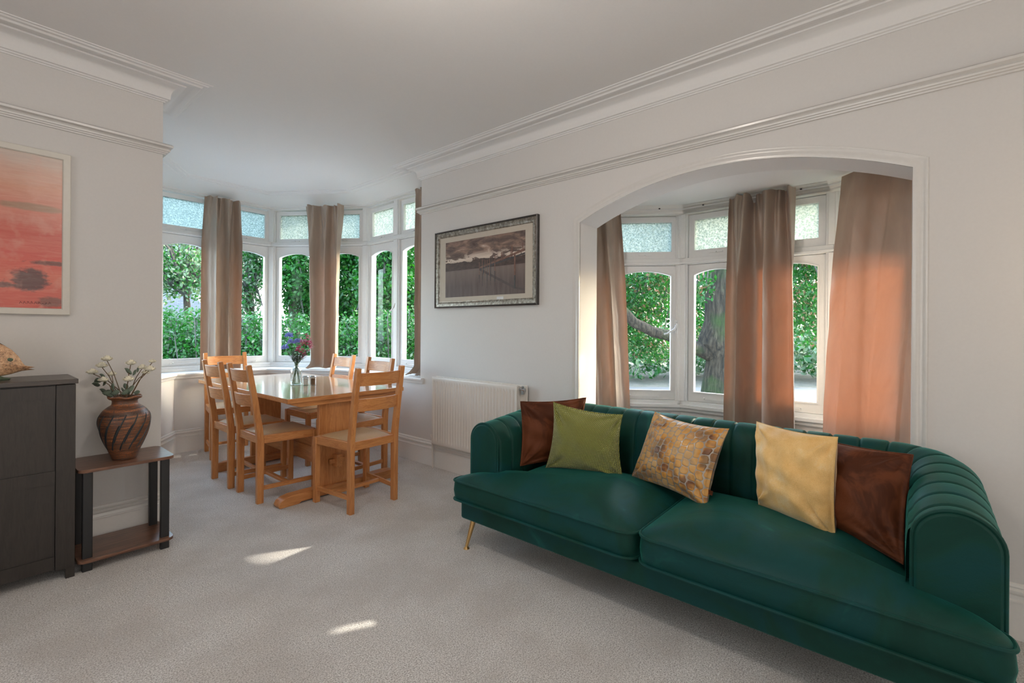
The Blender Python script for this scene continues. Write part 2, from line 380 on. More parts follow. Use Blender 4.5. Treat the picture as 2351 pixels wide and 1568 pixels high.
def thing(name, label, cat, loc=(0, 0, 0), rz=0, group=None):
    o = bpy.data.objects.new(name, None); COL.objects.link(o); o.location = loc; o.rotation_euler = (0, 0, rz); o.empty_display_size = .1
    return tag(o, label, cat, group)
def struct(name, mb, mats, label=None, **kw):
    o = obj(name, mb, mats, **kw); o['kind'] = 'structure'
    if label: o['label'] = label
    return o
CHILD = {}
def dup(root, loc, rz, label, group=None):
    r = root.copy(); COL.objects.link(r); r.location = loc; r.rotation_euler = (0, 0, rz); r['label'] = label
    if group: r['group'] = group
    for c in root.children:
        k = c.copy(); COL.objects.link(k); k.parent = r
        for g in c.children: q = g.copy(); COL.objects.link(q); q.parent = k
    return r
def rnd(seed): return random.Random(seed)

# ------------------------------------------------------------------ ROOM
W, ZC, YL, ZB = 2.794, 2.7625, 3.53, 2.235      # right wall x, ceiling, left wall y, living bay ceiling
def poly_floor(z, poly, th):
    mb = MB(); mb.prism(poly, lambda x, y, h: (x, y, h), z, z + th); return mb
fl = MB(); fl.box(-3.3, 3.95, -3.1, 5.95, -.12, 0)
struct('floor', fl, 'carpet', 'grey beige speckled carpet', smooth=False)
cl = MB(); cl.box(-3.3, 3.03, -3.1, 5.95, ZC, ZC + .12)
struct('ceiling', cl, 'ceil', 'plain white ceiling', smooth=False)
bc = MB(); bc.prism([(3.0, -.85), (3.2, -.85), (3.95, .25), (3.95, 1.47), (3.2, 2.57), (3.0, 2.57)], lambda x, y, h: (x, y, h), ZB, ZB + .12)
struct('ceiling.001', bc, 'ceil', 'low flat ceiling of the bay behind the arch', smooth=False)
# back walls (behind the camera)
mb = MB(); mb.box(-3.3, -3.15, -3.1, 3.6, 0, ZC + .12); struct('wall_back', mb, 'wall', smooth=False)
mb = MB(); mb.box(-3.3, 3.03, -3.1, -2.95, 0, ZC + .12); struct('wall_near', mb, 'wall', smooth=False)
mb = MB(); mb.box(-3.3, .81, YL, YL + .30, 0, ZC); struct('wall_left', mb, 'wall', 'short wall ending at the dining bay', smooth=False)
# right wall with the arched opening
arc_n = 40; ay0, ay1, asp, aap = -.03, 1.735, 2.0, 2.197
chord = (ay1 - ay0) / 2; rise = aap - asp; AR = (chord ** 2 + rise ** 2) / (2 * rise)
def arch_z(y): return aap - AR + math.sqrt(max(0, AR * AR - (y - (ay0 + ay1) / 2) ** 2))
mb = MB(); X1 = 3.03
mb.box(W, X1, -3.0, ay0, 0, ZC + .02); mb.box(W, X1, ay1, 3.474, 0, ZC + .02)
for i in range(arc_n):
    a_, b_ = ay0 + (ay1 - ay0) * i / arc_n, ay0 + (ay1 - ay0) * (i + 1) / arc_n
    mb.prism([(a_, arch_z(a_)), (b_, arch_z(b_)), (b_, ZC + .02), (a_, ZC + .02)], lambda y, z, x: (x, y, z), W, X1)
struct('wall_right', mb, 'wall', 'long wall with the arched opening', angle=25)
# dining bay, below the sills and above the heads
GP = [(3.09, 3.43), (3.09, 4.78), (2.406, 5.80), (1.242, 5.80), (.31, 4.41)]       # glass line
IP = [(W, 3.474), (W, 4.72), (2.25, 5.52), (1.37, 5.52), (.39, 4.06)]               # inner wall line
def strip_wall(pin, pout, z0, z1):
    mb = MB()
    for i in range(len(pin) - 1):
        mb.prism([pin[i], pin[i + 1], pout[i + 1], pout[i]], lambda x, y, h: (x, y, h), z0, z1)
    return mb
OP = [(3.22, 3.474), (3.22, 4.86), (2.47, 5.93), (1.18, 5.93), (.10, 4.3)]
struct('wall_bay', strip_wall(IP, OP, 0, .765), 'wall', 'low wall under the dining bay windows', smooth=False)
HP = [(3.0, 3.474), (3.0, 4.74), (2.36, 5.70), (1.29, 5.70), (.36, 4.31)]           # head line inside
struct('wall_bay.001', strip_wall(HP, OP, 2.655, ZC + .02), 'trim', 'boxed window head of the dining bay', smooth=False)
mb = MB(); mb.box(.10, .40, 3.83, 4.31, 0, ZC); mb.box(X1, 3.22, 3.3, 3.474, 0, ZC)
struct('wall_return', mb, 'wall', smooth=False)
# living bay
GL = [(3.13, 2.35), (3.78, 1.385), (3.78, .33), (3.13, -.635)]
IL = [(3.03, 2.40), (3.075, 2.33), (3.73, 1.358), (3.73, .357), (3.075, -.615), (3.03, -.69)]
OL = [(3.03, 2.62), (3.22, 2.46), (3.93, 1.43), (3.93, .285), (3.22, -.745), (3.03, -.9)]
struct('wall_bay.002', strip_wall(IL, OL, 0, .60), 'wall', 'low wall under the living bay windows', smooth=False)
HL = [(3.03, 2.38), (3.06, 2.30), (3.70, 1.345), (3.70, .37), (3.06, -.585), (3.03, -.66)]
struct('wall_bay.003', strip_wall(HL, OL, 2.175, ZB + .02), 'trim', 'boxed window head of the living bay', smooth=False)
mb = MB(); mb.prism([(3.03, 2.33), (3.11, 2.36), (3.22, 2.46), (3.03, 2.62)], lambda x, y, h: (x, y, h), .6, ZB + .02)
mb.prism([(3.03, -.62), (3.11, -.65), (3.22, -.745), (3.03, -.9)], lambda x, y, h: (x, y, h), .6, ZB + .02)
struct('wall_bay.004', mb, 'wall', smooth=False)

BASE = [(0, 0), (.020, 0), (.020, .150), (.024, .152), (.024, .159), (.017, .163), (.014, .178), (.020, .183), (.024, .190), (.023, .199), (.015, .203), (.010, .207), (.014, .212), (.011, .220), (.004, .224), (0, .224)]
PR = [(0, 2.322), (.012, 2.322), (.014, 2.329), (.022, 2.331), (.024, 2.338), (.031, 2.340), (.033, 2.348), (.027, 2.352), (.031, 2.358), (.044, 2.364), (.046, 2.374), (.036, 2.383), (.012, 2.388), (0, 2.388)]
CO = [(0, 2.645), (.008, 2.645), (.010, 2.652), (.018, 2.654), (.020, 2.661), (.030, 2.664), (.032, 2.680), (.034, 2.700), (.041, 2.718), (.054, 2.732), (.072, 2.741), (.095, 2.744), (.098, 2.751), (.128, 2.750), (.136, 2.744), (.160, 2.744), (.168, 2.752), (.188, 2.752), (.194, 2.758), (.208, 2.758), (.212, ZC + .004), (0, ZC + .004)]
# room side lies to the left of these paths
p_right = [(W, -2.95), (W, 3.474)]
mb = MB(); mb.sweep([(W, -2.95), (W, ay0 - .055)], BASE); struct('baseboard_right', mb, 'trim', 'white moulded skirting right of the arch')
mb = MB(); mb.sweep([(W, ay1 + .055), (W, 4.72), (2.25, 5.52), (1.37, 5.52), (.39, 4.06)], BASE); struct('baseboard_right.001', mb, 'trim', 'white moulded skirting round the dining bay')
mb = MB(); mb.sweep([(.40, 3.83), (.81, 3.83), (.81, YL), (-3.15, YL)], BASE); struct('baseboard_left', mb, 'trim', 'white moulded skirting on the left wall')
mb = MB(); mb.sweep([(W, -2.95), (W, 3.474), (3.0, 3.474)], PR); struct('trim_1', mb, 'rail', 'picture rail along the right wall')
mb = MB(); mb.sweep([(.42, 3.83), (.81, 3.83), (.81, YL), (-3.15, YL)], PR); struct('trim_2', mb, 'rail', 'picture rail along the left wall')
mb = MB(); mb.sweep([(W, -2.95), (W, 3.474), (2.99, 3.474)], CO); struct('trim_3', mb, 'ceil', 'plaster cornice along the right wall')
mb = MB(); mb.sweep([(.42, 3.83), (.81, 3.83), (.81, YL), (-3.15, YL)], CO); struct('trim_4', mb, 'ceil', 'plaster cornice along the left wall')
CB = [(0, 2.655), (.012, 2.655), (.014, 2.668), (.03, 2.672), (.06, 2.690), (.10, 2.712), (.15, 2.730), (.215, 2.742), (.22, 2.750), (.245, 2.750), (.25, 2.744), (.27, 2.746), (.275, 2.755), (.298, 2.756), (.304, ZC + .004), (0, ZC + .004)]
mb = MB(); mb.sweep([(3.0, 3.50), (3.0, 4.74), (2.36, 5.70), (1.29, 5.70), (.36, 4.31)], CB); struct('trim_5', mb, 'ceil', 'plaster cornice round the dining bay')
# small cornice in living bay
CL = [(0, 2.175), (.01, 2.178), (.012, 2.19), (.02, 2.195), (.028, 2.215), (.045, 2.224), (.06, ZB + .004), (0, ZB + .004)]
mb = MB(); mb.sweep([(3.70, .37), (3.70, 1.345)], CL); mb.sweep([(3.06, -.585), (3.70, .37), (3.70, 1.345), (3.06, 2.30)], CL)
struct('trim_6', mb, 'trim', 'narrow cornice round the living bay')
# arch architrave
ap = [(ay1, 0.0), (ay1, asp)] + [(ay1 - (ay1 - ay0) * i / 36, arch_z(ay1 - (ay1 - ay0) * i / 36)) for i in range(1, 36)] + [(ay0, asp), (ay0, 0.0)]
ARC = [(.0, -.004), (.0, .006), (-.010, .008), (-.020, .008), (-.024, .005), (-.040, .005), (-.046, .009), (-.052, .009), (-.055, 0), (-.055, -.004)]
mb = MB(); mb.sweep(ap, ARC, fn=lambda y, z, h: (W - h, y, z)); struct('trim_7', mb, 'rail', 'architrave round the arched opening')
# sills
def sill(name, inner, outer, z, nose, label):
    prof = [(-.02, z - .03), (nose - .004, z - .03), (nose + .004, z - .022), (nose + .006, z - .012), (nose, z - .002), (nose - .01, z), (-.02, z)]
    mb = MB(); mb.sweep(inner, prof)
    for i in range(len(inner) - 1):
        mb.prism([inner[i], inner[i + 1], outer[i + 1], outer[i]], lambda x, y, h: (x, y, h), z - .028, z - .0005)
    mb.sweep(inner, [(0, z - .055), (.012, z - .055), (.016, z - .045), (.022, z - .03), (0, z - .03)])
    return struct(name, mb, 'winwhite', label, angle=30)
sill('trim_8', [(W, 3.425), (W, 4.72), (2.25, 5.52), (1.37, 5.52), (.39, 4.06)], OP, .79, .03, 'window sill of the dining bay')
sill('trim_9', IL[1:5], OL[1:5], .635, .03, 'window sill of the living bay')

# ------------------------------------------------------------------ WINDOWS
def pane_outline(u0, u1, z0, zs, za, n=14):
    c = (u0 + u1) / 2; h = (u1 - u0) / 2; rs = za - zs; rr = (h * h + rs * rs) / (2 * rs)
    top = [(u1 - (u1 - u0) * i / n, za - rr + math.sqrt(rr * rr - (u1 - (u1 - u0) * i / n - c) ** 2)) for i in range(n + 1)]
    return [(u0, z0), (u1, z0)] + top
def ring(mb, outer, inner, fn, d0, d1):
    n = len(outer); vs = [fn(*p, d0) for p in outer] + [fn(*p, d0) for p in inner] + [fn(*p, d1) for p in outer] + [fn(*p, d1) for p in inner]
    fs = []
    for i in range(n):
        j = (i + 1) % n
        fs += [(i, j, n + j, n + i), (2 * n + i, 3 * n + i, 3 * n + j, 2 * n + j), (i, 2 * n + i, 2 * n + j, j), (n + i, n + j, 3 * n + j, 3 * n + i)]
    mb.add(vs, fs)
def outer_for(inner, u0, u1, z0, z1):
    """points on the sash rectangle matched to the pane outline"""
    out = [(u0, z0), (u1, z0)]; m_ = len(inner) - 2
    for i in range(m_): out.append((u1 - (u1 - u0) * i / (m_ - 1), z1))
    return out
def window(name, A, B, lights, zz, label, handles=(), ends=(.05, .05)):
    """A->B plan points of the glass line with the room on the LEFT; lights = [(u0,u1)]"""
    z_bot, p_bot, spring, apex, tr0, tr1, f_bot, f_top, z_top = zz
    A, B = Vector(A), Vector(B); L = (B - A).length; t = (B - A) / L; n = Vector((-t.y, t.x))
    P = lambda u, z, d: (A.x + t.x * u + n.x * d, A.y + t.y * u + n.y * d, z)
    Fn = lambda u, d, z: P(u, z, d)
    fr = MB(); st = .045
    fr.fbox(Fn, 0, L, -.06, .055, z_bot, p_bot - .075)
    fr.fbox(Fn, 0, L, -.06, .075, z_bot, z_bot + .025)
    fr.fbox(Fn, 0, L, -.06, .055, f_top + st + .01, z_top)
    fr.fbox(Fn, 0, L, -.06, .050, tr0, tr1); fr.fbox(Fn, 0, L, -.06, .066, tr0 + .006, tr0 + .022)
    xs = [0.0]
    for (a, b) in lights: xs += [a - st, b + st]
    xs.append(L)
    for i in range(0, len(xs), 2):
        a, b = xs[i], xs[i + 1]
        if b - a < .004: continue
        for za, zb in ((p_bot - .075, tr0), (tr1, f_top + st + .01)):
            fr.fbox(Fn, a, b, -.06, .050, za, zb)
            fr.fbox(Fn, a + (.014 if i else 0), b - (.014 if i < len(xs) - 2 else 0), .05, .062, za, zb)
    root = struct(name, fr, 'winwhite', label, bevel=.003, smooth=False)
    for (a, b) in lights:
        mb = MB(); inn = pane_outline(a, b, p_bot, spring, apex); ou = outer_for(inn, a - st + .002, b + st - .002, p_bot - .073, tr0 - .002)
        ring(mb, ou, inn, P, -.022, .026)
        inn2 = pane_outline(a + .004, b - .004, p_bot + .004, spring - .002, apex - .004); ou2 = [((p[0] - (a + b) / 2) * 1.07 + (a + b) / 2, p[1] + (.008 if p[1] > 1.4 else -.012)) for p in inn2]
        ring(mb, ou2, inn2, P, .02, .034)
        obj('sash', mb, 'winwhite', root, bevel=.002, angle=30)
        mb = MB(); inn = [(a, f_bot), (b, f_bot), (b, f_top), (a, f_top)]; ou = [(a - st + .002, tr1 + .002), (b + st - .002, tr1 + .002), (b + st - .002, f_top + st), (a - st + .002, f_top + st)]
        ring(mb, ou, inn, P, -.022, .026)
        obj('top_sash', mb, 'winwhite', root, bevel=.002, smooth=False)
        g = MB(); g.prism(pane_outline(a - .008, b + .008, p_bot - .008, spring + .004, apex + .008), P, -.001, .001); obj('pane', g, 'glass', root, smooth=False)
        g = MB(); g.fbox(Fn, a - .008, b + .008, -.002, .002, f_bot - .008, f_top + .008); obj('frosted_pane', g, 'frosted', root, smooth=False)['label'] = 'frosted patterned pane'
        s_ = MB(); s_.fbox(Fn, a + .1, b - .06, .036, .042, p_bot - .052, p_bot - .040); s_.tube([P(a + .1, p_bot - .05, .03), P(a + .1, p_bot - .05, .052)], .007, 8); s_.tube([P(b - .09, p_bot - .05, .03), P(b - .09, p_bot - .035, .052)], .006, 8)
        obj('window_stay', s_, 'winwhite', root)
        s_ = MB(); s_.fbox(Fn, (a + b) / 2 - .05, (a + b) / 2 + .05, .026, .034, f_bot - .032, f_bot - .022); s_.tube([P((a + b) / 2, f_bot - .027, .026), P((a + b) / 2, f_bot - .027, .045)], .006, 8)
        obj('window_catch', s_, 'winwhite', root)
    for (u, z, sgn) in handles:
        h = MB(); h.fbox(Fn, u - .012, u + .012, .026, .034, z - .05, z + .05)
        h.tube([P(u, z + .02, .03), P(u, z + .02, .06), P(u + sgn * .02, z - .02, .066), P(u + sgn * .075, z - .055, .062), P(u + sgn * .10, z - .06, .06)], [.009, .009, .008, .006, .007], 8)
        h.lathe([(.002, -.012), (.012, -.006), (.014, .004), (.008, .012), (.002, .014)], P(u, z + .045, .04), 12)
        obj('handle', h, 'winwhite', root)
    return root
ZD = (.79, .918, 2.085, 2.128, 2.212, 2.262, 2.304, 2.585, 2.665)
def rev(A, B, lights): return lights
C1_ = Vector((3.09, 4.78)); 
window('window_1', (3.09, 3.44), (3.09, 4.78), [(.275, .672), (.859, 1.256)], ZD, 'dining bay window beside the framed photograph', handles=[(.765, 1.50, 1)])
window('window_2', (3.09, 4.78), (2.406, 5.80), [(.119, .519), (.709, 1.109)], ZD, 'middle dining bay window behind the flowers')
window('window_3', (2.406, 5.80), (1.242, 5.80), [(.087, .487), (.677, 1.077)], ZD, 'far left dining bay window')
window('window_4', (1.242, 5.80), (.31, 4.41), [(.12, .52), (.71, 1.11)], ZD, 'dining bay window hidden beyond the short wall')
ZL = (.635, .762, 1.692, 1.729, 1.775, 1.828, 1.888, 2.126, 2.185)
window('window_5', (3.13, -.635), (3.78, .33), [(.09, .49), (.665, 1.08)], ZL, 'living bay window behind the widest curtain')
window('window_6', (3.78, .33), (3.78, 1.385), [(.114, .447), (.61, .943)], ZL, 'front window of the living bay')
window('window_7', (3.78, 1.385), (3.13, 2.35), [(.083, .497), (.665, 1.07)], ZL, 'left window of the living bay', handles=[(.045, 1.28, 1)])
# corner posts
mb = MB()
for (x, y) in GP[1:4]: mb.prism([(x + .055 * math.cos(k * PI / 4 + .39), y + .055 * math.sin(k * PI / 4 + .39)) for k in range(8)], lambda a, b, h: (a, b, h), .79, 2.665)
struct('trim_10', mb, 'winwhite', 'corner posts of the dining bay', smooth=False)
mb = MB()
for (x, y) in GL[1:3]: mb.prism([(x + .06 * math.cos(k * PI / 4 + .39), y + .06 * math.sin(k * PI / 4 + .39)) for k in range(8)], lambda a, b, h: (a, b, h), .635, 2.185)
struct('trim_11', mb, 'winwhite', 'corner posts of the living bay', smooth=False)

# ------------------------------------------------------------------ CURTAINS
def curtain(name, label, T0, T1, B0, B1, zt, zb, folds, amp, seed, group, n=(0, 0), header=.05, hem=None, tilt=0.0, back=.0):
    rg = rnd(seed); T0, T1, B0, B1 = [Vector(p) for p in (T0, T1, B0, B1)]
    d = (T1 - T0).normalized(); nn = Vector((-d.y, d.x)); nn *= 1 if nn.dot(Vector((-T0.x, -T0.y))) > 0 else -1
    ph = [rg.uniform(0, 6.28) for _ in range(6)]; wgt = [rg.uniform(.7, 1.3) for _ in range(6)]
    def fn(u, v):
        z = zt + (zb - zt) * v
        k = v ** .8
        uu = u + .018 * math.sin(u * 9 + ph[0]) * k
        base = T0.lerp(T1, uu).lerp(B0.lerp(B1, uu), k)
        a_top = amp * .55; a_low = amp
        sm = min(1, max(0, (v - .02) / .25)); a = a_top * (1 - sm) + a_low * sm
        w1 = math.sin(2 * PI * folds * uu + ph[1] + .5 * math.sin(2.2 * v + ph[2]))
        w2 = math.sin(2 * PI * folds * 2.3 * uu + ph[3]) * (.55 * (1 - sm) + .06)
        w3 = .35 * math.sin(2 * PI * folds * .53 * uu + ph[4] + v)
        sh = math.copysign(abs(w1) ** .75, w1)
        off = a * (sh * wgt[int(uu * 5.99) if 0 <= uu < 1 else 0] * .5 + .5 * sh + w2 + w3)
        crease = .004 * math.sin(31 * v + 7 * u + ph[5]) * math.sin(5 * u + 11 * v)
        off += crease * sm
        lat = .35 * a * math.cos(2 * PI * folds * uu + ph[1]) * sm
        hk = max(0, 1 - v / header); off += .012 * hk * math.sin(2 * PI * folds * 3 * uu + ph[5])
        zz = z + (.006 * math.sin(2 * PI * folds * 2 * u + ph[3]) if v < .001 else 0)
        if hem: off, zz = hem(u, v, off, zz)
        p = base + nn * (off + back) + d * lat
        return (p.x, p.y, zz)
    mb = MB(); mb.grid(fn, 110, 80)
    o = obj(name, mb, 'satin', None, angle=180)
    tag(o, label, 'curtain', group); return o
grpD, grpL = 'satin curtains in the dining bay', 'satin curtains in the living bay'
def puddle(u, v, off, z):
    if v > .95: k = (v - .95) / .05; off += .07 * k * k * (1 + .6 * math.sin(9 * u)); z = .797 + .012 * abs(math.sin(17 * u + 9 * k)) + (1 - k) * .09
    return off, z
curtain('curtain', 'taupe satin curtain bunched at the far left dining window behind the furthest chair', (1.665, 5.635), (2.0, 5.635), (1.63, 5.60), (1.985, 5.60), 2.645, .80, 2.6, .052, 3, grpD, hem=None)
curtain('curtain', 'taupe satin curtain behind the vase of flowers, its hem crumpled on the sill', (2.80, 4.85), (2.535, 5.245), (2.775, 4.845), (2.555, 5.17), 2.645, .797, 2.7, .05, 8, grpD, hem=puddle)
curtain('curtain', 'narrow strip of satin curtain at the dining bay edge, beside the framed photograph', (2.965, 3.80), (2.965, 3.52), (2.94, 3.74), (2.94, 3.52), 2.655, .797, 3, .03, 5, grpD, hem=puddle)
curtain('curtain', 'satin curtain partly hidden by the left side of the arch', (3.40, 1.735), (3.10, 2.18), (3.36, 1.60), (3.07, 1.98), 2.20, .02, 3.3, .04, 11, grpL)
curtain('curtain', 'satin curtain hanging in the middle of the living bay window', (3.62, .985), (3.62, .560), (3.60, 1.03), (3.60, .515), 2.225, .02, 2.7, .075, 21, grpL)
curtain('curtain', 'wide satin curtain at the right of the arch, sunlit orange with leaf shadows', (3.595, .29), (3.13, -.40), (3.46, .40), (3.02, -.20), 2.232, .02, 1.5, .045, 31, grpL)
def track(name, path, z, label, nb):
    mb = MB(); mb.sweep(path, [(0, z), (.012, z), (.012, z + .018), (0, z + .018), (0, z)])
    o = tag(obj(name, mb, 'winwhite'), label, 'curtain track')
    P = [Vector(p) for p in path]
    for i in range(len(P) - 1):
        for k in range(nb):
            q = P[i].lerp(P[i + 1], (k + .5) / nb); d = (P[i + 1] - P[i]).normalized(); n_ = Vector((-d.y, d.x))
            b_ = MB(); c = q + n_ * .014; b_.beam((q.x, q.y, z + .009), (c.x + n_.x * .006, c.y + n_.y * .006, z + .009), .008, .012, (0, 0, 1)); obj('bracket', b_, 'darkmetal', o)
track('curtain_track', [(2.985, 3.50), (2.985, 4.735), (2.355, 5.685), (1.30, 5.685)], 2.672, 'thin white curtain track round the top of the dining bay', 3)
track('curtain_track', [(3.07, -.55), (3.685, .375), (3.685, 1.34), (3.07, 2.26)], 2.205, 'thin white curtain track round the top of the living bay', 3)

# ------------------------------------------------------------------ SOFA
sofa = thing('sofa', 'long dark green velvet sofa with channelled back and gold legs below the arch', 'sofa', (0, 0, 0))
SY0, SY1 = -.235, 1.97
mb = MB()
base_o = [(1.862, SY0 + .02), (1.862, SY1 - .015), (2.735, SY1 - .03), (2.735, SY0 + .03)]
def rounded(poly, r, n=6):
    out = []; N = len(poly)
    for i in range(N):
        p0, p, p1 = Vector(poly[i - 1]), Vector(poly[i]), Vector(poly[(i + 1) % N]); a = (p0 - p).normalized(); b = (p1 - p).normalized()
        rr = min(r, (p0 - p).length * .45, (p1 - p).length * .45); s_, e_ = p + a * rr, p + b * rr
        for k in range(n + 1):
            t = k / n; q = s_.lerp(p, t).lerp(p.lerp(e_, t), t); out.append((q.x, q.y))
    return out
mb.prism(rounded(base_o, .035), lambda x, y, h: (x, y, h), .165, .262)
obj('sofa_base', mb, 'green_velvet', sofa, bevel=.008)
def shell_path():
    pts = []; ye, yr = 1.840, -.128; xb = 2.648; r = .20
    x = 1.955
    while x < xb - r: pts.append((x, ye)); x += .0052
    for k in range(61): a = k / 60 * PI / 2; pts.append((xb - r + r * math.sin(a), ye - r + r * math.cos(a)))
    y = ye - r - .0105
    while y > yr + r: pts.append((xb, y)); y -= .0052
    for k in range(61): a = k / 60 * PI / 2; pts.append((xb - r + r * math.cos(a), yr + r - r * math.sin(a)))
    x = xb - r - .0105
    while x > 1.955: pts.append((x, yr)); x -= .0052
    pts.append((1.955, yr)); return pts
SP = shell_path(); slen = [0]
for i in range(1, len(SP)): slen.append(slen[-1] + math.dist(SP[i], SP[i - 1]))
def section(hw, top):
    """inner bottom -> over the top -> outer bottom; inner side is +s"""
    q = []
    for k in range(8): q.append((hw, .30 + (top - .10 - .30) * k / 8))
    for k in range(21): a = k / 20 * PI; q.append((hw * math.cos(a), top - .10 + .10 * math.sin(a)))
    for k in range(8): q.append((-hw, top - .10 - (top - .10 - .165) * (k + 1) / 8))
    return q
vs = []; rows = len(SP)
NS = len(section(.1, .7))
L_all = slen[-1]
mb = MB()
for i, p in enumerate(SP):
    a_ = Vector(SP[max(i - 1, 0)]); b_ = Vector(SP[min(i + 1, rows - 1)]); d = (b_ - a_).normalized(); n_ = Vector((d.y, -d.x))   # inner side is to the right of travel
    xx = p[0]; tb = min(1, max(0, (xx - 1.955) / .62)); top = .702 + .062 * tb; hw = .103
    s = slen[i] / .1045; fr_ = abs(s - round(s)) * .1045; g = (1 - math.exp(-(fr_ / .0050) ** 2)) * (.82 + .18 * math.sin(PI * (s % 1)))
    for k, (o_, z) in enumerate(section(hw, top)):
        ang = (k / (NS - 1)); infl = .0105 * g if k < NS - 6 else .011 * g * .5
        sc = 1 + 0
        # direction of the outward normal of the section
        if k < 8: dn, dz = 1, 0
        elif k < 29: a2 = (k - 8) / 20 * PI; dn, dz = math.cos(a2), math.sin(a2)
        else: dn, dz = -1, 0
        bulge = .012 * math.sin(PI * min(1, max(0, (z - .3) / .4))) if k < 10 else 0
        o2 = o_ + dn * (infl - .006 + bulge); z2 = z + dz * (infl - .006)
        mb.v.append((p[0] + n_.x * o2, p[1] + n_.y * o2, z2))
for i in range(rows - 1):
    for k in range(NS - 1): mb.f.append([i * NS + k, (i + 1) * NS + k, (i + 1) * NS + k + 1, i * NS + k + 1]); mb.mi.append(0)
obj('backrest', mb, 'green_velvet', sofa, angle=60)
for yc, s_ in ((1.840, 1), (-.128, -1)):
    sec = [(o_, z) for (o_, z) in section(.099, .702)]
    fr = MB(); fr.prism([(yc + o_ * 1.0, z) for (o_, z) in sec], lambda y, z, x: (x, y, z), 1.935, 1.965)
    af = obj('arm_front', fr, 'green_velvet', sofa, bevel=.008)
    pp = MB(); pp.tube([(1.947, yc + o_ * 1.04, z + (.004 if z > .6 else 0)) for (o_, z) in sec], .0065, 8); obj('piping', pp, 'green_velvet', af)
def tcushion(name, outline, zb_, ze, dome, c, seed):
    o_ = rounded(outline, .085, 9); N = len(o_)
    P_ = [Vector(p) for p in o_]
    dense = []
    for i in range(N):
        a_, b_ = P_[i], P_[(i + 1) % N]; k = max(1, int((b_ - a_).length / .03))
        for j in range(k): dense.append(a_.lerp(b_, j / k))
    n = len(dense); mb = MB(); rg = rnd(seed); cc = Vector(c)
    rings = [(.93, zb_ - .004, 0), (1.0, zb_ + .012, 0), (1.012, (zb_ + ze) / 2, 0), (1.004, ze - .008, 0)]
    R2 = [1.0, .985, .96, .92, .86, .78, .68, .56, .42, .28, .14]
    for (f, z, _) in rings:
        for q in dense: p = cc + (q - cc) * f; mb.v.append((p.x, p.y, z))
    for f in R2:
        for q in dense:
            p = cc + (q - cc) * f
            wob = .006 * math.sin(9 * p.y + seed) * math.sin(7 * p.x + 2 * seed) * (1 - f)
            mb.v.append((p.x, p.y, ze + dome * (1 - f ** 2.5) ** .75 + wob))
    nr = len(rings) + len(R2)
    for j in range(nr - 1):
        for i in range(n): mb.f.append([j * n + i, j * n + (i + 1) % n, (j + 1) * n + (i + 1) % n, (j + 1) * n + i]); mb.mi.append(0)
    mb.f.append([(nr - 1) * n + i for i in range(n)]); mb.mi.append(0); mb.f.append(list(reversed(range(n)))); mb.mi.append(0)
    o2 = obj(name, mb, 'green_velvet', sofa, angle=80)
    for z in (ze - .002, zb_ + .008):
        t = MB(); t.tube([tuple(cc + (q - cc) * 1.008) + (z,) for q in dense], .0062, 8, closed=True); obj('piping', t, 'green_velvet', o2)
    return o2
tcushion('seat_cushion', [(1.822, .862), (1.822, SY1 + .005), (1.935, SY1 - .002), (1.938, 1.728), (2.54, 1.728), (2.54, .862)], .272, .388, .082, (2.14, 1.30), 1)
tcushion('seat_cushion', [(1.822, .852), (2.54, .852), (2.54, -.018), (1.938, -.018), (1.935, SY0 + .002), (1.822, SY0 - .005)], .272, .392, .082, (2.14, .41), 2)
for (x, y, dx, dy) in ((1.915, 1.885, -.050, .012), (1.915, -.15, -.045, -.012), (2.66, 1.85, .03, .012), (2.66, -.12, .03, -.012)):
    mb = MB(); mb.tube([(x, y, .168), (x + dx, y + dy, .012)], [.0165, .0085], 16); mb.lathe([(.008, .014), (.010, .010), (.017, .003), (.018, 0)][::-1], (x + dx, y + dy, 0), 16)
    obj('leg', mb, 'brass', sofa)

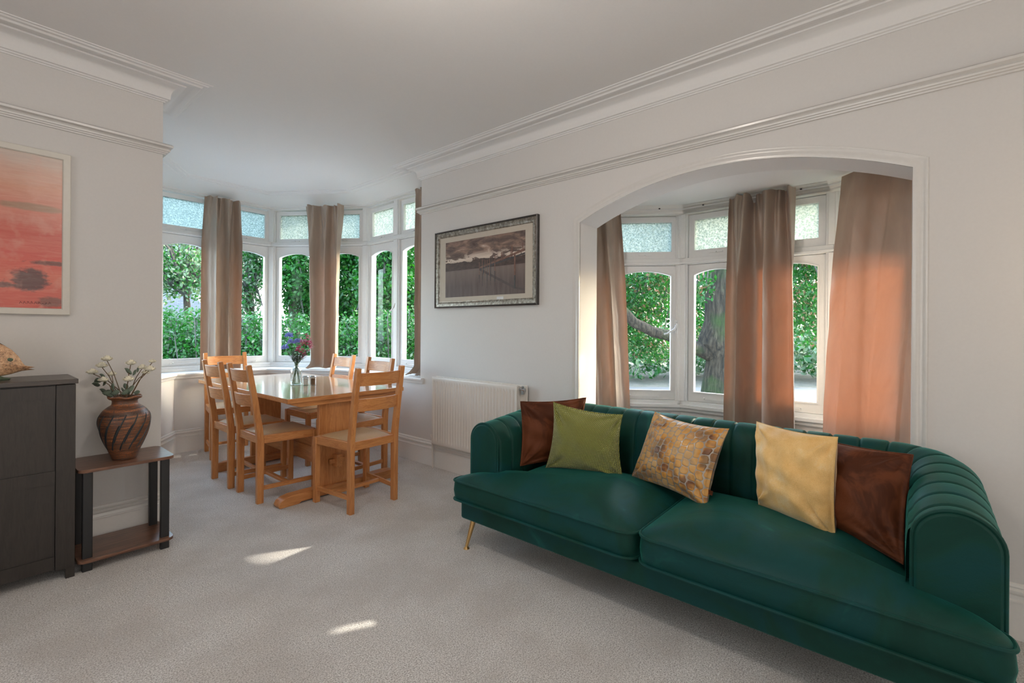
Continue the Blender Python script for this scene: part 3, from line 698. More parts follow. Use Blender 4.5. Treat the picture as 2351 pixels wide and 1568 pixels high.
# ------------------------------------------------------------------ THROW CUSHIONS
def pillow(name, label, BL, BR, TR, TL, th, mat, pipe=None, seed=0, bow=.07, wr=.004, tagp=False, crk=.015):
    BL, BR, TR, TL = [Vector(p) for p in (BL, BR, TR, TL)]; c = (BL + BR + TR + TL) / 4
    n_ = ((BR - BL).cross(TL - BL)).normalized()
    if n_.x > 0: n_ = -n_
    rg = rnd(seed); ph = [rg.uniform(0, 6.3) for _ in range(8)]; N = 44; vs = []; uvs = []; fs = []
    def mid(u, v):
        uu = u * (1 - bow * (1 - v * v)); vv = v * (1 - bow * (1 - u * u))
        a, b = (uu + 1) / 2, (vv + 1) / 2
        return BL.lerp(BR, a).lerp(TL.lerp(TR, a), b)
    def tk(u, v):
        e = max(0, (1 - u * u)) * max(0, (1 - v * v)); t = th * e ** .5
        rr = math.hypot(u, v)
        wv = wr * (math.sin(7 * (u + v) + ph[0]) * math.sin(4 * (u - v) + ph[1]) + .6 * math.sin(15 * u * v + ph[2]) * rr)
        dx, dy = 1 - abs(u), 1 - abs(v); an = math.atan2(dy, dx); ds = math.hypot(dx, dy)
        q_ = (1 if u > 0 else 0) + (2 if v > 0 else 0)
        cr = crk * (math.sin(8 * an + ph[q_]) + .5 * math.sin(15 * an + ph[q_ + 1])) * math.exp(-(ds / .62) ** 2) * min(1, ds * 3) * min(1, dx * 8) * min(1, dy * 8)
        return t + wv * e ** .5 * 1.4 + cr
    for sd in (1, -1):
        for j in range(N + 1):
            for i in range(N + 1):
                u, v = math.sin((i / N - .5) * PI), math.sin((j / N - .5) * PI)
                u, v = .5 * u + .5 * (2 * i / N - 1), .5 * v + .5 * (2 * j / N - 1)
                vs.append(mid(u, v) + n_ * sd * tk(u, v) - c); uvs.append(((u + 1) / 2, (v + 1) / 2))
    Wd = N + 1; off = Wd * Wd
    for s_ in (0, off):
        for j in range(N):
            for i in range(N): q = [s_ + j * Wd + i, s_ + j * Wd + i + 1, s_ + (j + 1) * Wd + i + 1, s_ + (j + 1) * Wd + i]; fs.append(q if s_ == 0 else q[::-1])
    mb = MB(); mb.v = [tuple(v) for v in vs]; mb.f = fs; mb.mi = [0] * len(fs)
    o = obj(name, mb, mat, None, angle=180, loc=c, uvs=uvs)
    wl = o.modifiers.new('w', 'WELD'); wl.merge_threshold = .0006
    tag(o, label, 'cushion', 'throw cushions on the green sofa')
    if pipe:
        edge = [(-1 + 2 * k / 24, -1) for k in range(24)] + [(1, -1 + 2 * k / 24) for k in range(24)] + [(1 - 2 * k / 24, 1) for k in range(24)] + [(-1, 1 - 2 * k / 24) for k in range(24)]
        t = MB(); t.tube([mid(u, v) - c for (u, v) in edge], .0045, 8, closed=True); obj('piping', t, pipe, o)
    if tagp:
        q = mid(1, -.62) - c; t = MB(); e = (BR - BL).normalized(); t.beam(q - e * .005, q + e * .022, .0015, .020, n_); obj('care_tag', t, 'brown_velvet', o)
    return o
pillow('throw_cushion', 'rust brown velvet cushion with piped edge, behind the lime green cushion', (2.125, 1.715, .45), (2.47, 1.52, .45), (2.49, 1.497, .83), (2.15, 1.738, .82), .075, 'brown_velvet', 'brown_velvet', 4)
pillow('throw_cushion', 'lime green waffle weave cushion', (2.20, 1.590, .445), (2.355, 1.175, .437), (2.405, 1.204, .776), (2.195, 1.535, .837), .09, 'green_weave', None, 6, bow=.10)
pillow('throw_cushion', 'gold and bronze cobble patterned velvet cushion tilted on one corner', (2.37, 1.135, .445), (2.22, .688, .430), (2.385, .637, .780), (2.455, 1.04, .805), .105, 'cobble', None, 9, bow=.10, tagp=True)
pillow('throw_cushion', 'pale golden yellow chenille cushion leaning on a brown one', (2.34, .50, .46), (2.205, .197, .432), (2.27, .197, .828), (2.44, .532, .822), .105, 'yellow_chenille', None, 12, bow=.065, wr=.007)
pillow('throw_cushion', 'brown velvet cushion with piped edge against the right sofa arm', (2.40, .36, .45), (2.135, -.003, .437), (2.37, -.030, .775), (2.53, .33, .765), .105, 'brown_velvet', 'brown_velvet', 15, bow=.06, wr=.005)

# ------------------------------------------------------------------ DINING TABLE
TX0, TX1, TY0, TY1, TZ = 1.455, 2.425, 3.235, 5.09, .757
tb = thing('dining_table', 'beech trestle dining table with a thick pale reflective top', 'table', (1.94, 4.1, 0))
def tobj(name, mb, mat, **kw):
    mb.v = [(v[0] - 1.94, v[1] - 4.1, v[2]) for v in mb.v]; return obj(name, mb, mat, tb, **kw)
mb = MB(); mb.box(TX0, TX1, TY0, TY1, TZ - .033, TZ); mb.mi = [1, 0, 1, 1, 1, 1]; tobj('table_top', mb, ['top_wood', 'wood_x'], bevel=.003)
for yb in (3.30, 4.53):
    mb = MB(); pr = [(TX0 + .02, TZ - .034), (TX0 + .045, TZ - .050), (TX0 + .10, TZ - .068), (TX1 - .10, TZ - .068), (TX1 - .045, TZ - .050), (TX1 - .02, TZ - .034)]
    mb.prism(pr, lambda x, z, y: (x, y, z), yb - .045, yb + .055); tobj('bearer', mb, 'wood_x', bevel=.003)
    mb = MB(); mb.box(1.715, 1.975, yb, yb + .034, .06, TZ - .066); tobj('trestle_panel', mb, 'wood_z', bevel=.003)
    foot = [(1.425, 0), (1.560, 0), (1.575, .012), (2.27, .012), (2.285, 0), (2.40, 0), (2.408, .02), (2.395, .045), (2.37, .062), (2.32, .072), (1.51, .072), (1.46, .062), (1.43, .045), (1.418, .02)]
    mb = MB(); mb.prism(foot, lambda x, z, y: (x, y, z), yb - .025, yb + .060); tobj('foot', mb, 'wood_x', bevel=.004)
mb = MB(); mb.box(1.822, 1.868, 3.235, 4.60, .205, .300); mb.box(1.83, 1.862, 3.335, 4.53, .17, .38); tobj('stretcher_board', mb, 'wood_y', bevel=.003)
mb = MB(); mb.box(1.785, 1.905, 3.262, 3.285, .235, .268); tobj('wedge', mb, 'wood_z', bevel=.003)

# ------------------------------------------------------------------ DINING CHAIRS
def make_chair():
    c = thing('dining_chair', 'x', 'chair', (0, 0, 0)); PW, PD = .034, .044; bw, fw_, hd = .178, .206, .195
    for s_ in (-1, 1):
        mb = MB(); x = s_ * bw
        pts = [(x, -hd, 0), (x, -hd, .44), (x, -hd - .006, .52), (x, -hd - .040, .75), (x, -hd - .080, .985)]
        mb.chainbeam(pts, [(PW, PD), (PW, PD + .004), (PW, PD), (PW, PD - .006), (PW, PD - .012)]); obj('back_post', mb, 'wood_z', c, bevel=.003)
        mb = MB(); mb.box(s_ * fw_ - .019, s_ * fw_ + .019, hd - .019, hd + .019, 0, .470); obj('front_leg', mb, 'wood_z', c, bevel=.003)
        mb = MB(); mb.beam((x, -hd + .02, .452), (s_ * fw_, hd - .015, .448), .026, .058, (1, 0, 0)); obj('seat_rail', mb, 'wood_y', c, bevel=.003)
        mb = MB(); mb.beam((x, -hd + .015, .105), (s_ * fw_, hd - .01, .105), .018, .030, (1, 0, 0)); obj('side_stretcher', mb, 'wood_y', c, bevel=.002)
    mb = MB(); mb.beam((-bw + .015, -hd, .452), (bw - .015, -hd, .452), .026, .058, (0, 1, 0)); obj('seat_rail', mb, 'wood_x', c, bevel=.003)
    mb = MB(); mb.beam((-fw_ + .015, hd, .448), (fw_ - .015, hd, .448), .026, .058, (0, 1, 0)); obj('seat_rail', mb, 'wood_x', c, bevel=.003)
    mb = MB(); mb.beam((-.192, 0, .105), (.192, 0, .105), .030, .022, (0, 1, 0)); obj('cross_stretcher', mb, 'wood_x', c, bevel=.002)
    def slat(z0, z1, y0, y1):
        mb = MB(); n = 12; secs = []
        for k in range(n + 1):
            t = k / n * 2 - 1; bowd = -.030 * (1 - t * t); x = t * (bw - .012)
            secs.append((x, bowd))
        for k in range(n + 1):
            x, b_ = secs[k]
            for (yy, zz, th) in ((y0, z0, -.009), (y0, z0, .009), (y1, z1, .009), (y1, z1, -.009)): mb.v.append((x, yy + b_ + th, zz))
        for k in range(n):
            for q in range(4): mb.f.append([4 * k + q, 4 * k + (q + 1) % 4, 4 * k + 4 + (q + 1) % 4, 4 * k + 4 + q]); mb.mi.append(0)
        mb.f.append([3, 2, 1, 0]); mb.f.append([4 * n, 4 * n + 1, 4 * n + 2, 4 * n + 3]); mb.mi += [0, 0]
        return mb
    obj('back_slat', slat(.862, .950, -hd - .058, -hd - .072), 'wood_x', c, bevel=.002)
    obj('back_slat', slat(.688, .774, -hd - .030, -hd - .044), 'wood_x', c, bevel=.002)
    mb = MB()
    def sf(u, v, z0):
        y = -hd + .012 + v * (2 * hd - .012); hw = bw - .006 + (fw_ - bw) * v; x = (u * 2 - 1) * hw
        a, b = abs(u * 2 - 1), abs(v * 2 - 1); e = max(0, (1 - a ** 6)) * max(0, (1 - b ** 6))
        valley = .010 * (1 - abs(a - b)) * min(1, max(a, b) * 1.3) * (1 - max(a, b) ** 8)
        return (x, y, z0 + .026 * e - valley * .6)
    mb.grid(lambda u, v: sf(u, v, .472), 28, 28); n0 = len(mb.v); mb.grid(lambda u, v: (sf(u, v, 0)[0], sf(u, v, 0)[1], .462), 28, 28)
    Wd = 29
    rim = [i for i in range(Wd)] + [j * Wd + 28 for j in range(1, Wd)] + [28 * Wd + i for i in range(27, -1, -1)] + [j * Wd for j in range(27, 0, -1)]
    for k in range(len(rim)): a_, b_ = rim[k], rim[(k + 1) % len(rim)]; mb.f.append([a_, b_, n0 + b_, n0 + a_]); mb.mi.append(0)
    st = obj('rush_seat', mb, 'rush', c, angle=50)
    return c
ch = make_chair(); gch = 'ladderback chairs round the dining table'
# origin at the seat centre; local -y is the back
spots = [((1.575, 3.675), -90, 'rush seated ladderback chair on the left side of the table, nearest the camera'),
         ((1.560, 4.175), -90, 'rush seated ladderback chair on the left side of the table, further along'),
         ((1.870, 3.035), 1.5, 'rush seated ladderback chair at the near end of the table, its back to the camera'),
         ((1.765, 5.155), 174, 'ladderback chair at the far end of the table, its back against the window curtain'),
         ((2.235, 4.330), 90, 'ladderback chair on the wall side of the table, nearer the corner of the bay'),
         ((2.185, 3.620), 91, 'ladderback chair on the wall side of the table, nearest the radiator')]
for i, ((x, y), a, lb) in enumerate(spots):
    if i == 0: ch.location = (x, y, 0); ch.rotation_euler = (0, 0, R(a)); ch['label'] = lb; ch['group'] = gch
    else: dup(ch, (x, y, 0), R(a), lb, gch)

# ------------------------------------------------------------------ ON THE TABLE
bx, by = 1.871, 4.0
vz = thing('glass_vase', 'small clear glass bottle vase standing on the dining table', 'vase', (bx, by, TZ))
mb = MB(); mb.lathe([(.001, .001), (.040, .001), (.045, .006), (.046, .020), (.046, .120), (.043, .132), (.032, .143), (.020, .150), (.017, .158), (.017, .178), (.021, .186), (.0215, .188), (.0195, .188), (.015, .178), (.015, .158), (.018, .149), (.030, .140), (.040, .130), (.0435, .118), (.0435, .020), (.040, .012), (.001, .012)], (0, 0, 0), 32, cap=False)
obj('bottle_body', mb, 'bottle', vz, angle=60)
def flower(kind, top, base, seed, label):
    rg = rnd(seed); b = Vector(base); t = Vector(top)
    root = thing('flower_stem', label, 'flower', b, 0, 'flowers in the glass vase'); t = t - b; b0 = Vector((0, 0, 0))
    neck = Vector((bx, by, TZ + .170)) - b; neck += Vector((rg.uniform(-.008, .008), rg.uniform(-.008, .008), 0))
    mid = neck.lerp(t, .5) + Vector((0, 0, .01))
    mb = MB(); mb.tube([b0, neck, mid, t], [.0016, .0018, .0015, .0012], 6); obj('stem', mb, 'stem_green', root)
    mb = MB(); d = (t - mid).normalized()
    if kind == 'blue':
        for k in range(70):
            a = rg.uniform(0, 6.28); el = rg.uniform(-.2, 1.3); dr = Vector((math.cos(a) * math.cos(el), math.sin(a) * math.cos(el), math.sin(el))); q = t + dr * .008; e = t + dr * rg.uniform(.026, .040)
            mb.beam(q, e, .0015, .003, (0, 0, 1) if abs(dr.z) < .8 else (1, 0, 0), .008, .004)
        m_ = 'blue_petal'
    elif kind == 'pink':
        for k in range(20):
            c_ = t + Vector((rg.gauss(0, .013), rg.gauss(0, .013), rg.gauss(0, .020)))
            for j in range(5):
                a = j * 1.257 + rg.random(); dr = Vector((math.cos(a), math.sin(a), rg.uniform(-.3, .6))).normalized(); s_ = dr.cross(Vector((0, 0, 1))).normalized()
                mb.add([c_, c_ + dr * .012 + s_ * .009, c_ + dr * .019, c_ + dr * .012 - s_ * .009], [(0, 1, 2, 3)])
        m_ = 'pink_petal'
    elif kind == 'pale':
        for k in range(40):
            h = k / 40; c_ = t + d * (h * .055 - .03); a = rg.uniform(0, 6.28); dr = Vector((math.cos(a), math.sin(a), .4)).normalized(); s_ = dr.cross(Vector((0, 0, 1))).normalized(); L_ = .017 * (1.1 - h)
            mb.add([c_, c_ + dr * L_ + s_ * .006, c_ + dr * L_ * 1.5, c_ + dr * L_ - s_ * .006], [(0, 1, 2, 3)])
        m_ = 'pale_petal'
    else: m_ = None
    if m_: obj('blossom', mb, m_, root, smooth=False)
    lf = MB(); cnt = 16 if kind != 'leafy' else 110
    for k in range(cnt):
        f = rg.uniform(.15, .85) if kind != 'leafy' else rg.uniform(.25, 1); c_ = neck.lerp(t, f); a = rg.uniform(0, 6.28); dr = Vector((math.cos(a), math.sin(a), rg.uniform(0, 1))).normalized()
        off = dr * (rg.uniform(0, .022) if kind == 'leafy' else 0); c_ = c_ + off; s_ = dr.cross(Vector((0, 0, 1))).normalized(); L_ = rg.uniform(.012, .026)
        lf.add([c_, c_ + dr * L_ * .5 + s_ * L_ * .25, c_ + dr * L_, c_ + dr * L_ * .5 - s_ * L_ * .25], [(0, 1, 2, 3)])
    obj('leaves', lf, 'houseplant_leaf' if kind == 'leafy' else 'stem_green', root, smooth=False)
    return root
rtv = Vector((math.cos(YAW), -math.sin(YAW), 0)); fwv = Vector((math.sin(YAW), math.cos(YAW), 0))
vb = Vector((bx, by, TZ + .014))
def fl_at(px, py, dz=0): # flower head offsets measured from the vase axis: right, up, depth
    r_ = (px - 681) / 266.4; z_ = (884 - py) / 266.4
    return Vector((bx, by, TZ)) + rtv * r_ + Vector((0, 0, z_)) + fwv * dz
specs = [('blue', 661, 772, .02, 'spiky blue flower topmost of the blue ones'), ('blue', 671, 787, -.02, 'spiky blue flower in the middle of the bunch'), ('blue', 681, 786, .03, 'spiky blue flower beside the cream spike'), ('blue', 655, 800, 0, 'spiky blue flower lowest on the left of the bunch'),
         ('pink', 689, 802, -.03, 'pink flower low in the middle of the bunch'), ('pink', 699, 788, .01, 'pink flower spray below the tallest pink one'), ('pink', 709, 779, 0, 'pink flower highest on the right of the bunch'), ('pink', 696, 808, -.01, 'pink flower lowest in the bunch'), ('pink', 711, 794, .02, 'pink flower furthest to the right of the bunch'), ('pale', 687, 779, .03, 'pale cream flower spike behind the blue and pink ones'),
         ('leafy', 675, 808, -.02, 'grey green leafy sprig in the middle of the bunch'), ('leafy', 686, 812, .0, 'leafy sprig below the pink flowers'), ('leafy', 666, 812, .02, 'leafy sprig on the left of the bunch'), ('leafy', 698, 815, -.01, 'leafy sprig leaning right over the vase neck'), ('leafy', 706, 808, .02, 'leafy sprig reaching furthest right')]
for i, (k_, px, py, dz, lb) in enumerate(specs):
    rg = rnd(i + 50); a = rg.uniform(0, 6.28); flower(k_, fl_at(px, py, dz), vb + Vector((math.cos(a) * .03, math.sin(a) * .03, rg.uniform(0, .004))), i + 70, lb)
def shaker(x, y, lab, matc, nm):
    t = thing(nm, lab, 'shaker', (x, y, TZ), 0, 'glass shakers on the dining table')
    prof = [(.001, 0), (.024, 0)]
    for k in range(25): z = .004 + k * .0026; prof.append((.0235 + .0016 * math.sin(k * PI / 2), z))
    prof += [(.022, .070), (.001, .072)]
    mb = MB(); mb.lathe(prof, (0, 0, 0), 24, cap=False); obj('ribbed_glass', mb, 'bottle', t, angle=70)
    mb = MB(); mb.lathe([(.001, .006), (.019, .006), (.019, .058), (.001, .060)], (0, 0, 0), 20, cap=False); obj('filling', mb, matc, t)
    mb = MB(); mb.lathe([(.024, .066), (.0245, .074), (.020, .080), (.001, .082)], (0, 0, 0), 24, cap=False); obj('lid', mb, 'chrome', t)
M['salt'] = simple('salt', (.72, .68, .66, 1), .8, nscale=400, namt=.1); M['pepper'] = simple('peppercorns', (.20, .10, .045, 1), .8, nscale=250, namt=.8)
shaker(1.917, 3.925, 'ribbed glass shaker filled with white salt', 'salt', 'salt_shaker')
shaker(1.962, 3.885, 'ribbed glass shaker filled with brown peppercorns', 'pepper', 'pepper_shaker')

# ------------------------------------------------------------------ FRAMED PHOTOGRAPH on the right wall
fy0, fy1, fz0, fz1 = 2.088, 3.247, 1.436, 2.111
ph_ = thing('framed_photograph', 'framed brown toned photograph of a wooden jetty on a lake', 'picture', (W, (fy0 + fy1) / 2, (fz0 + fz1) / 2))
def pobj(name, mb, mat, root, **kw):
    l = root.location; mb.v = [(v[0] - l.x, v[1] - l.y, v[2] - l.z) for v in mb.v]; return obj(name, mb, mat, root, **kw)
def frame_mat():
    t = NT('antiqued_silver_frame'); nz = t.noise(t.coord('Object', (8, 8, 8)), 5, 5, .7)
    t.base(t.ramp(nz, [(.35, (.10, .075, .055)), (.55, (.26, .22, .18)), (.7, (.42, .40, .37))])); t.set(Roughness=.34, Metallic=.6); t.bump(nz, .2, .003); return t.m
M['silver_frame'] = frame_mat(); M['frame_dark'] = simple('dark_frame_edge', (.045, .040, .038, 1), .35, .2, namt=.3)
rect = [(fy0, fz0), (fy1, fz0), (fy1, fz1), (fy0, fz1)]
mb = MB(); mb.sweep(rect, [(0, -.0), (0, .026), (.010, .030), (.012, .024), (.030, .022), (.045, .016), (.050, .012), (.054, .012), (.054, 0)], fn=lambda y, z, h: (W - h, y, z), closed=True)
fo = pobj('frame', mb, 'silver_frame', ph_)
mb = MB(); mb.sweep(rect, [(-.001, 0), (-.001, .028), (.008, .033), (.012, .028), (.012, .0)], fn=lambda y, z, h: (W - h, y, z), closed=True); pobj('frame_edge', mb, 'frame_dark', ph_)
mb = MB(); mb.box(W - .010, W - .002, fy0 + .05, fy1 - .05, fz0 + .05, fz1 - .05); M['mat_board'] = simple('mat_board', (.52, .47, .40, 1), .8, namt=.02); pobj('mat_board', mb, 'mat_board', ph_, smooth=False)
# print: corners measured in the photo
iy0, iy1, iz0, iz1 = 2.215, 3.118, 1.527, 2.012
def lake():
    t = NT('lake_photograph'); g = t.coord('Generated'); s = t.n('SeparateXYZ'); t.l(g, s.inputs[0]); Z = s.outputs[2]; Y = s.outputs[1]
    cn = t.noise(t.coord('Generated', (1, 3.2, 5.5), (R(-8), 0, 0)), 1.6, 6, .6, .5)
    skyc = t.ramp(cn, [(.30, (.085, .062, .056)), (.46, (.16, .115, .10)), (.56, (.27, .18, .145)), (.64, (.42, .30, .24)), (.74, (.68, .60, .52))])
    water = t.ramp(t.noise(t.coord('Generated', (1, 26, 1.6)), 1.0, 4, .6), [(.35, (.105, .078, .074)), (.7, (.155, .120, .115))])
    wl = t.math('MULTIPLY_ADD', t.math('ABSOLUTE', t.math('SUBTRACT', Z, .44)), -4.0, 1.0)
    water = t.mix(t.math('MAXIMUM', t.math('MULTIPLY', wl, .45), 0), water, (.27, .215, .19, 1))
    hn = t.noise(t.coord('Generated', (0, 3.2, 0)), 1.0, 4, .5)
    hill = t.math('ADD', t.math('MULTIPLY', hn, .26), .49)
    gl_ = t.math('MULTIPLY_ADD', t.math('ABSOLUTE', t.math('SUBTRACT', Z, .66)), -9.0, 1.0)
    skyc = t.mix(t.math('MULTIPLY', t.math('MAXIMUM', gl_, 0), t.math('GREATER_THAN', cn, .49)), skyc, (.66, .56, .48, 1))
    hcol = t.ramp(t.noise(t.coord('Generated', (1, 20, 20)), 1, 4), [(.3, (.065, .048, .046)), (.7, (.11, .078, .068))])
    c = t.mix(t.math('GREATER_THAN', Z, hill), hcol, skyc)
    c = t.mix(t.math('LESS_THAN', Z, .475), c, water)
    t.base(c); t.set(Roughness=.55); t.b.inputs['Specular IOR Level'].default_value = .25; return t.m
M['lake'] = lake(); M['jetty'] = simple('jetty_ink', (.17, .085, .060, 1), .4, namt=.25); M['jetty_dark'] = simple('jetty_ink_dark', (.055, .050, .050, 1), .4, namt=.2)
mb = MB(); mb.box(W - .0112, W - .010, iy0, iy1, iz0, iz1); pobj('print', mb, 'lake', ph_, smooth=False)
jt = MB(); XJ0, XJ1 = W - .0118, W - .0112
def J(a, b): return iy1 - (iy1 - iy0) * a, iz0 + (iz1 - iz0) * b     # a: 0 left .. 1 right, b: 0 bottom .. 1 top
LAY = [0]
def jbar(a0, b0, a1, b1, w_, mi):
    LAY[0] += 1; xl = W - .0114 - LAY[0] * .00006; p, q = J(a0, b0), J(a1, b1); jt.beam((xl, *p), (xl, *q), .0003, w_, (1, 0, 0), mi=mi)
for (a_, b0, b1) in ((.462, .22, .40), (.505, .16, .42), (.558, .12, .38), (.60, .17, .42), (.655, .10, .40)): jbar(a_, b0, a_, b1, .005, 2)
jbar(.46, .46, .90, .09, .020, 2); jbar(.88, .10, 1.0, .06, .016, 2)
jbar(.46, .455, 1.0, .635, .012, 1)
jbar(.46, .478, 1.0, .690, .016, 0); jbar(.56, .50, 1.0, .715, .004, 0)
for (a_, b0, b1, w_, m_) in ((.462, .34, .58, .006, 0), (.50, .33, .62, .007, 0), (.515, .36, .57, .005, 1), (.535, .33, .60, .006, 0), (.562, .29, .60, .006, 0), (.59, .32, .62, .006, 0), (.605, .28, .60, .007, 1), (.655, .28, .66, .008, 0), (.735, .56, .70, .009, 0), (.752, .56, .66, .006, 0), (.84, .60, .72, .006, 0), (.855, .60, .78, .010, 0), (.887, .30, .64, .016, 0), (.975, .66, .80, .007, 0)): jbar(a_, b0, a_, b1, w_, m_)
for (a_, b0, b1) in ((.462, .29, .36), (.505, .27, .38), (.562, .24, .38), (.605, .24, .40), (.655, .22, .40)): jbar(a_, b0, a_, b1, .007, 1)
jbar(.887, .09, .887, .30, .014, 1)
M['jetty_refl'] = simple('jetty_reflection_ink', (.085, .068, .066, 1), .6, namt=.1); pobj('jetty', jt, ['jetty', 'jetty_dark', 'jetty_refl'], ph_, smooth=False)
mb = MB(); p0_ = (2.465, 1.478); mb.box(W - .0108, W - .010, 2.435, 2.505, 1.462, 1.512); M['sticker'] = simple('sticker_paper', (.62, .64, .66, 1), .5, namt=.05)
so = pobj('sticker', mb, 'sticker', ph_, smooth=False); so['label'] = 'small white paper label'

# ------------------------------------------------------------------ RED PAINTING on the left wall
pt = thing('framed_painting', 'abstract red and peach sunset painting in a flat white frame', 'painting', (.04, YL, 1.75))
rx0, rx1, rz0, rz1 = -.30, .392, 1.311, 2.189
mb = MB(); mb.sweep([(rx0, rz0), (rx0, rz1), (rx1, rz1), (rx1, rz0)], [(0, 0), (0, -.022), (-.003, -.025), (-.030, -.025), (-.034, -.020), (-.034, 0)], fn=lambda x, z, h: (x, YL + h, z), closed=True)
M['white_frame'] = simple('cream_white_frame', (.64, .61, .55, 1), .4, namt=.02); pobj('frame', mb, 'white_frame', pt)
def redpaint():
    t = NT('abstract_red_paint'); g = t.coord('Generated'); s = t.n('SeparateXYZ'); t.l(g, s.inputs[0])
    wn = t.noise(t.coord('Generated', (1.6, 1, 7), (0, R(4), 0)), 1.6, 5, .6, .4); wz = t.math('ADD', s.outputs[2], t.math('MULTIPLY', t.math('SUBTRACT', wn, .5), .16))
    c = t.ramp(wz, [(.0, (.50, .060, .035)), (.10, (.60, .11, .075)), (.20, (.66, .17, .11)), (.33, (.62, .09, .065)), (.42, (.60, .12, .085)), (.50, (.55, .08, .05)), (.56, (.56, .15, .105)), (.62, (.60, .19, .13)), (.68, (.58, .23, .16)), (.80, (.60, .30, .20)), (.90, (.58, .42, .34)), (.98, (.56, .50, .44))])
    # olive streak and dark cloud are brushed marks with their own place on the canvas
    def blob(cx, cz, rx, rz, k, seed):
        mp = t.n('Mapping'); t.l(g, mp.inputs[0]); mp.inputs['Location'].default_value = (-cx / rx, 0, -cz / rz); mp.inputs['Scale'].default_value = (1 / rx, 0, 1 / rz)
        ln = t.n('VectorMath'); ln.operation = 'LENGTH'; t.l(mp.outputs[0], ln.inputs[0])
        nz = t.noise(t.coord('Generated', (4, 1, 9)), 2 + seed, 5, .65)
        return t.ramp(t.math('ADD', ln.outputs['Value'], t.math('MULTIPLY', t.math('SUBTRACT', nz, .5), k)), [(.62, (.95, .95, .95)), (1.05, (0, 0, 0))])
    c = t.mix(t.mix(.25, blob(.80, .655, .24, .030, .8, 0), (0, 0, 0, 1)), c, (.22, .19, .11, 1))
    c = t.mix(blob(.80, .185, .13, .085, 1.6, 1), c, (.030, .032, .036, 1))
    c = t.mix(blob(.62, .145, .16, .020, 1.2, 2), c, (.06, .04, .04, 1))
    c = t.mix(blob(.93, .30, .15, .018, 1.5, 3), c, (.10, .035, .03, 1))
    c = t.mix(blob(.93, .045, .10, .040, 1.0, 4), c, (.16, .055, .04, 1))
    st_ = t.noise(t.coord('Generated', (3, 1, 34), (0, R(3), 0)), 1.5, 5, .7, 1.0); bl = t.noise(t.coord('Generated', (5, 1, 5)), 1.3, 3, .6)
    c = t.mix(.16, c, t.ramp(st_, [(.35, (.42, .06, .04)), (.5, (.60, .20, .14)), (.65, (.72, .42, .33))]))
    c = t.mix(t.ramp(bl, [(.52, (0, 0, 0)), (.66, (.35, .35, .35))]), c, (.66, .36, .28, 1))
    t.base(c); t.set(Roughness=.30); t.bump(st_, .15, .003); return t.m
M['red_paint'] = redpaint()
mb = MB(); mb.box(rx0 + .032, rx1 - .032, YL - .016, YL - .004, rz0 + .032, rz1 - .032); pobj('canvas', mb, 'red_paint', pt, smooth=False)
sg = MB(); rg = rnd(5); x = .20
for k in range(9):
    h = rg.uniform(.006, .016); sg.tube([(x, YL - .0165, 1.366), (x + .004, YL - .0165, 1.366 + h), (x + .009, YL - .0165, 1.368)], .0009, 4); x += .0135
M['sign_paint'] = simple('signature_paint', (.12, .03, .03, 1), .4); pobj('signature', sg, 'sign_paint', pt)

# ------------------------------------------------------------------ RADIATOR
rd = thing('radiator', 'white ribbed panel radiator on the wall below the framed photograph', 'radiator', (W, 2.7, 0))
ry0, ry1, rz0_, rz1_ = 2.225, 3.205, .225, .823; xf = W - .085
def ridge(u, v):
    y = ry0 + (ry1 - ry0) * u; z = rz0_ + (rz1_ - rz0_) * v; e = min(1, max(0, (min(v, 1 - v) - .055) / .025)); eu = min(1, max(0, (min(u, 1 - u) - .012) / .01))
    w_ = .5 + .5 * math.cos(2 * PI * (u * 30)); return (xf + .011 * e * eu * (w_ ** .7), y, z)
mb = MB(); mb.grid(ridge, 300, 44); pobj('front_panel', mb, 'radiator', rd, angle=70, solid=.002)
mb = MB(); mb.box(xf, W - .035, ry0, ry0 + .004, rz0_ + .02, rz1_ - .01); mb.box(xf, W - .035, ry1 - .004, ry1, rz0_ + .02, rz1_ - .01); mb.box(xf + .002, W - .035, ry0, ry1, rz0_ + .012, rz0_ + .016); pobj('side_cover', mb, 'radiator', rd)
mb = MB(); mb.box(W - .037, W - .030, ry0 - .06, ry1, rz0_, rz1_ + .004); mb.box(xf + .0, xf + .006, ry0, ry1, rz1_ - .004, rz1_ + .002); pobj('rear_panel', mb, 'radiator', rd, bevel=.002)
mb = MB(); mb.box(xf + .014, W - .037, ry0 + .01, ry1 - .01, rz1_ - .010, rz1_ - .006)
for k in range(24): y = ry0 + .03 + k * (ry1 - ry0 - .06) / 23; mb.box(xf + .016, W - .040, y - .004, y + .004, rz1_ - .006, rz1_ - .002)
pobj('top_grille', mb, 'radiator', rd)
mb = MB(); mb.tube([(W - .055, ry0 - .05, .795), (W - .055, ry0 - .001, .795)], .013, 14); mb.tube([(W - .055, ry0 - .028, .795), (W - .055, ry0 - .028, .760)], .014, 6); mb.lathe([(.006, 0), (.012, .004), (.012, .014), (.004, .018)], (W - .055, ry0 - .03, .805), 12); pobj('bleed_valve', mb, 'chrome', rd)
mb = MB(); mb.tube([(W - .055, ry1 + .002, .262), (W - .055, ry1 + .022, .262), (W - .055, ry1 + .024, .20), (W - .052, ry1 + .022, .004)], [.008, .0085, .008, .008], 10); mb.tube([(W - .055, ry1 + .022, .262), (W - .055, ry1 + .05, .30)], [.010, .006], 10); pobj('pipe', mb, 'radiator', rd)

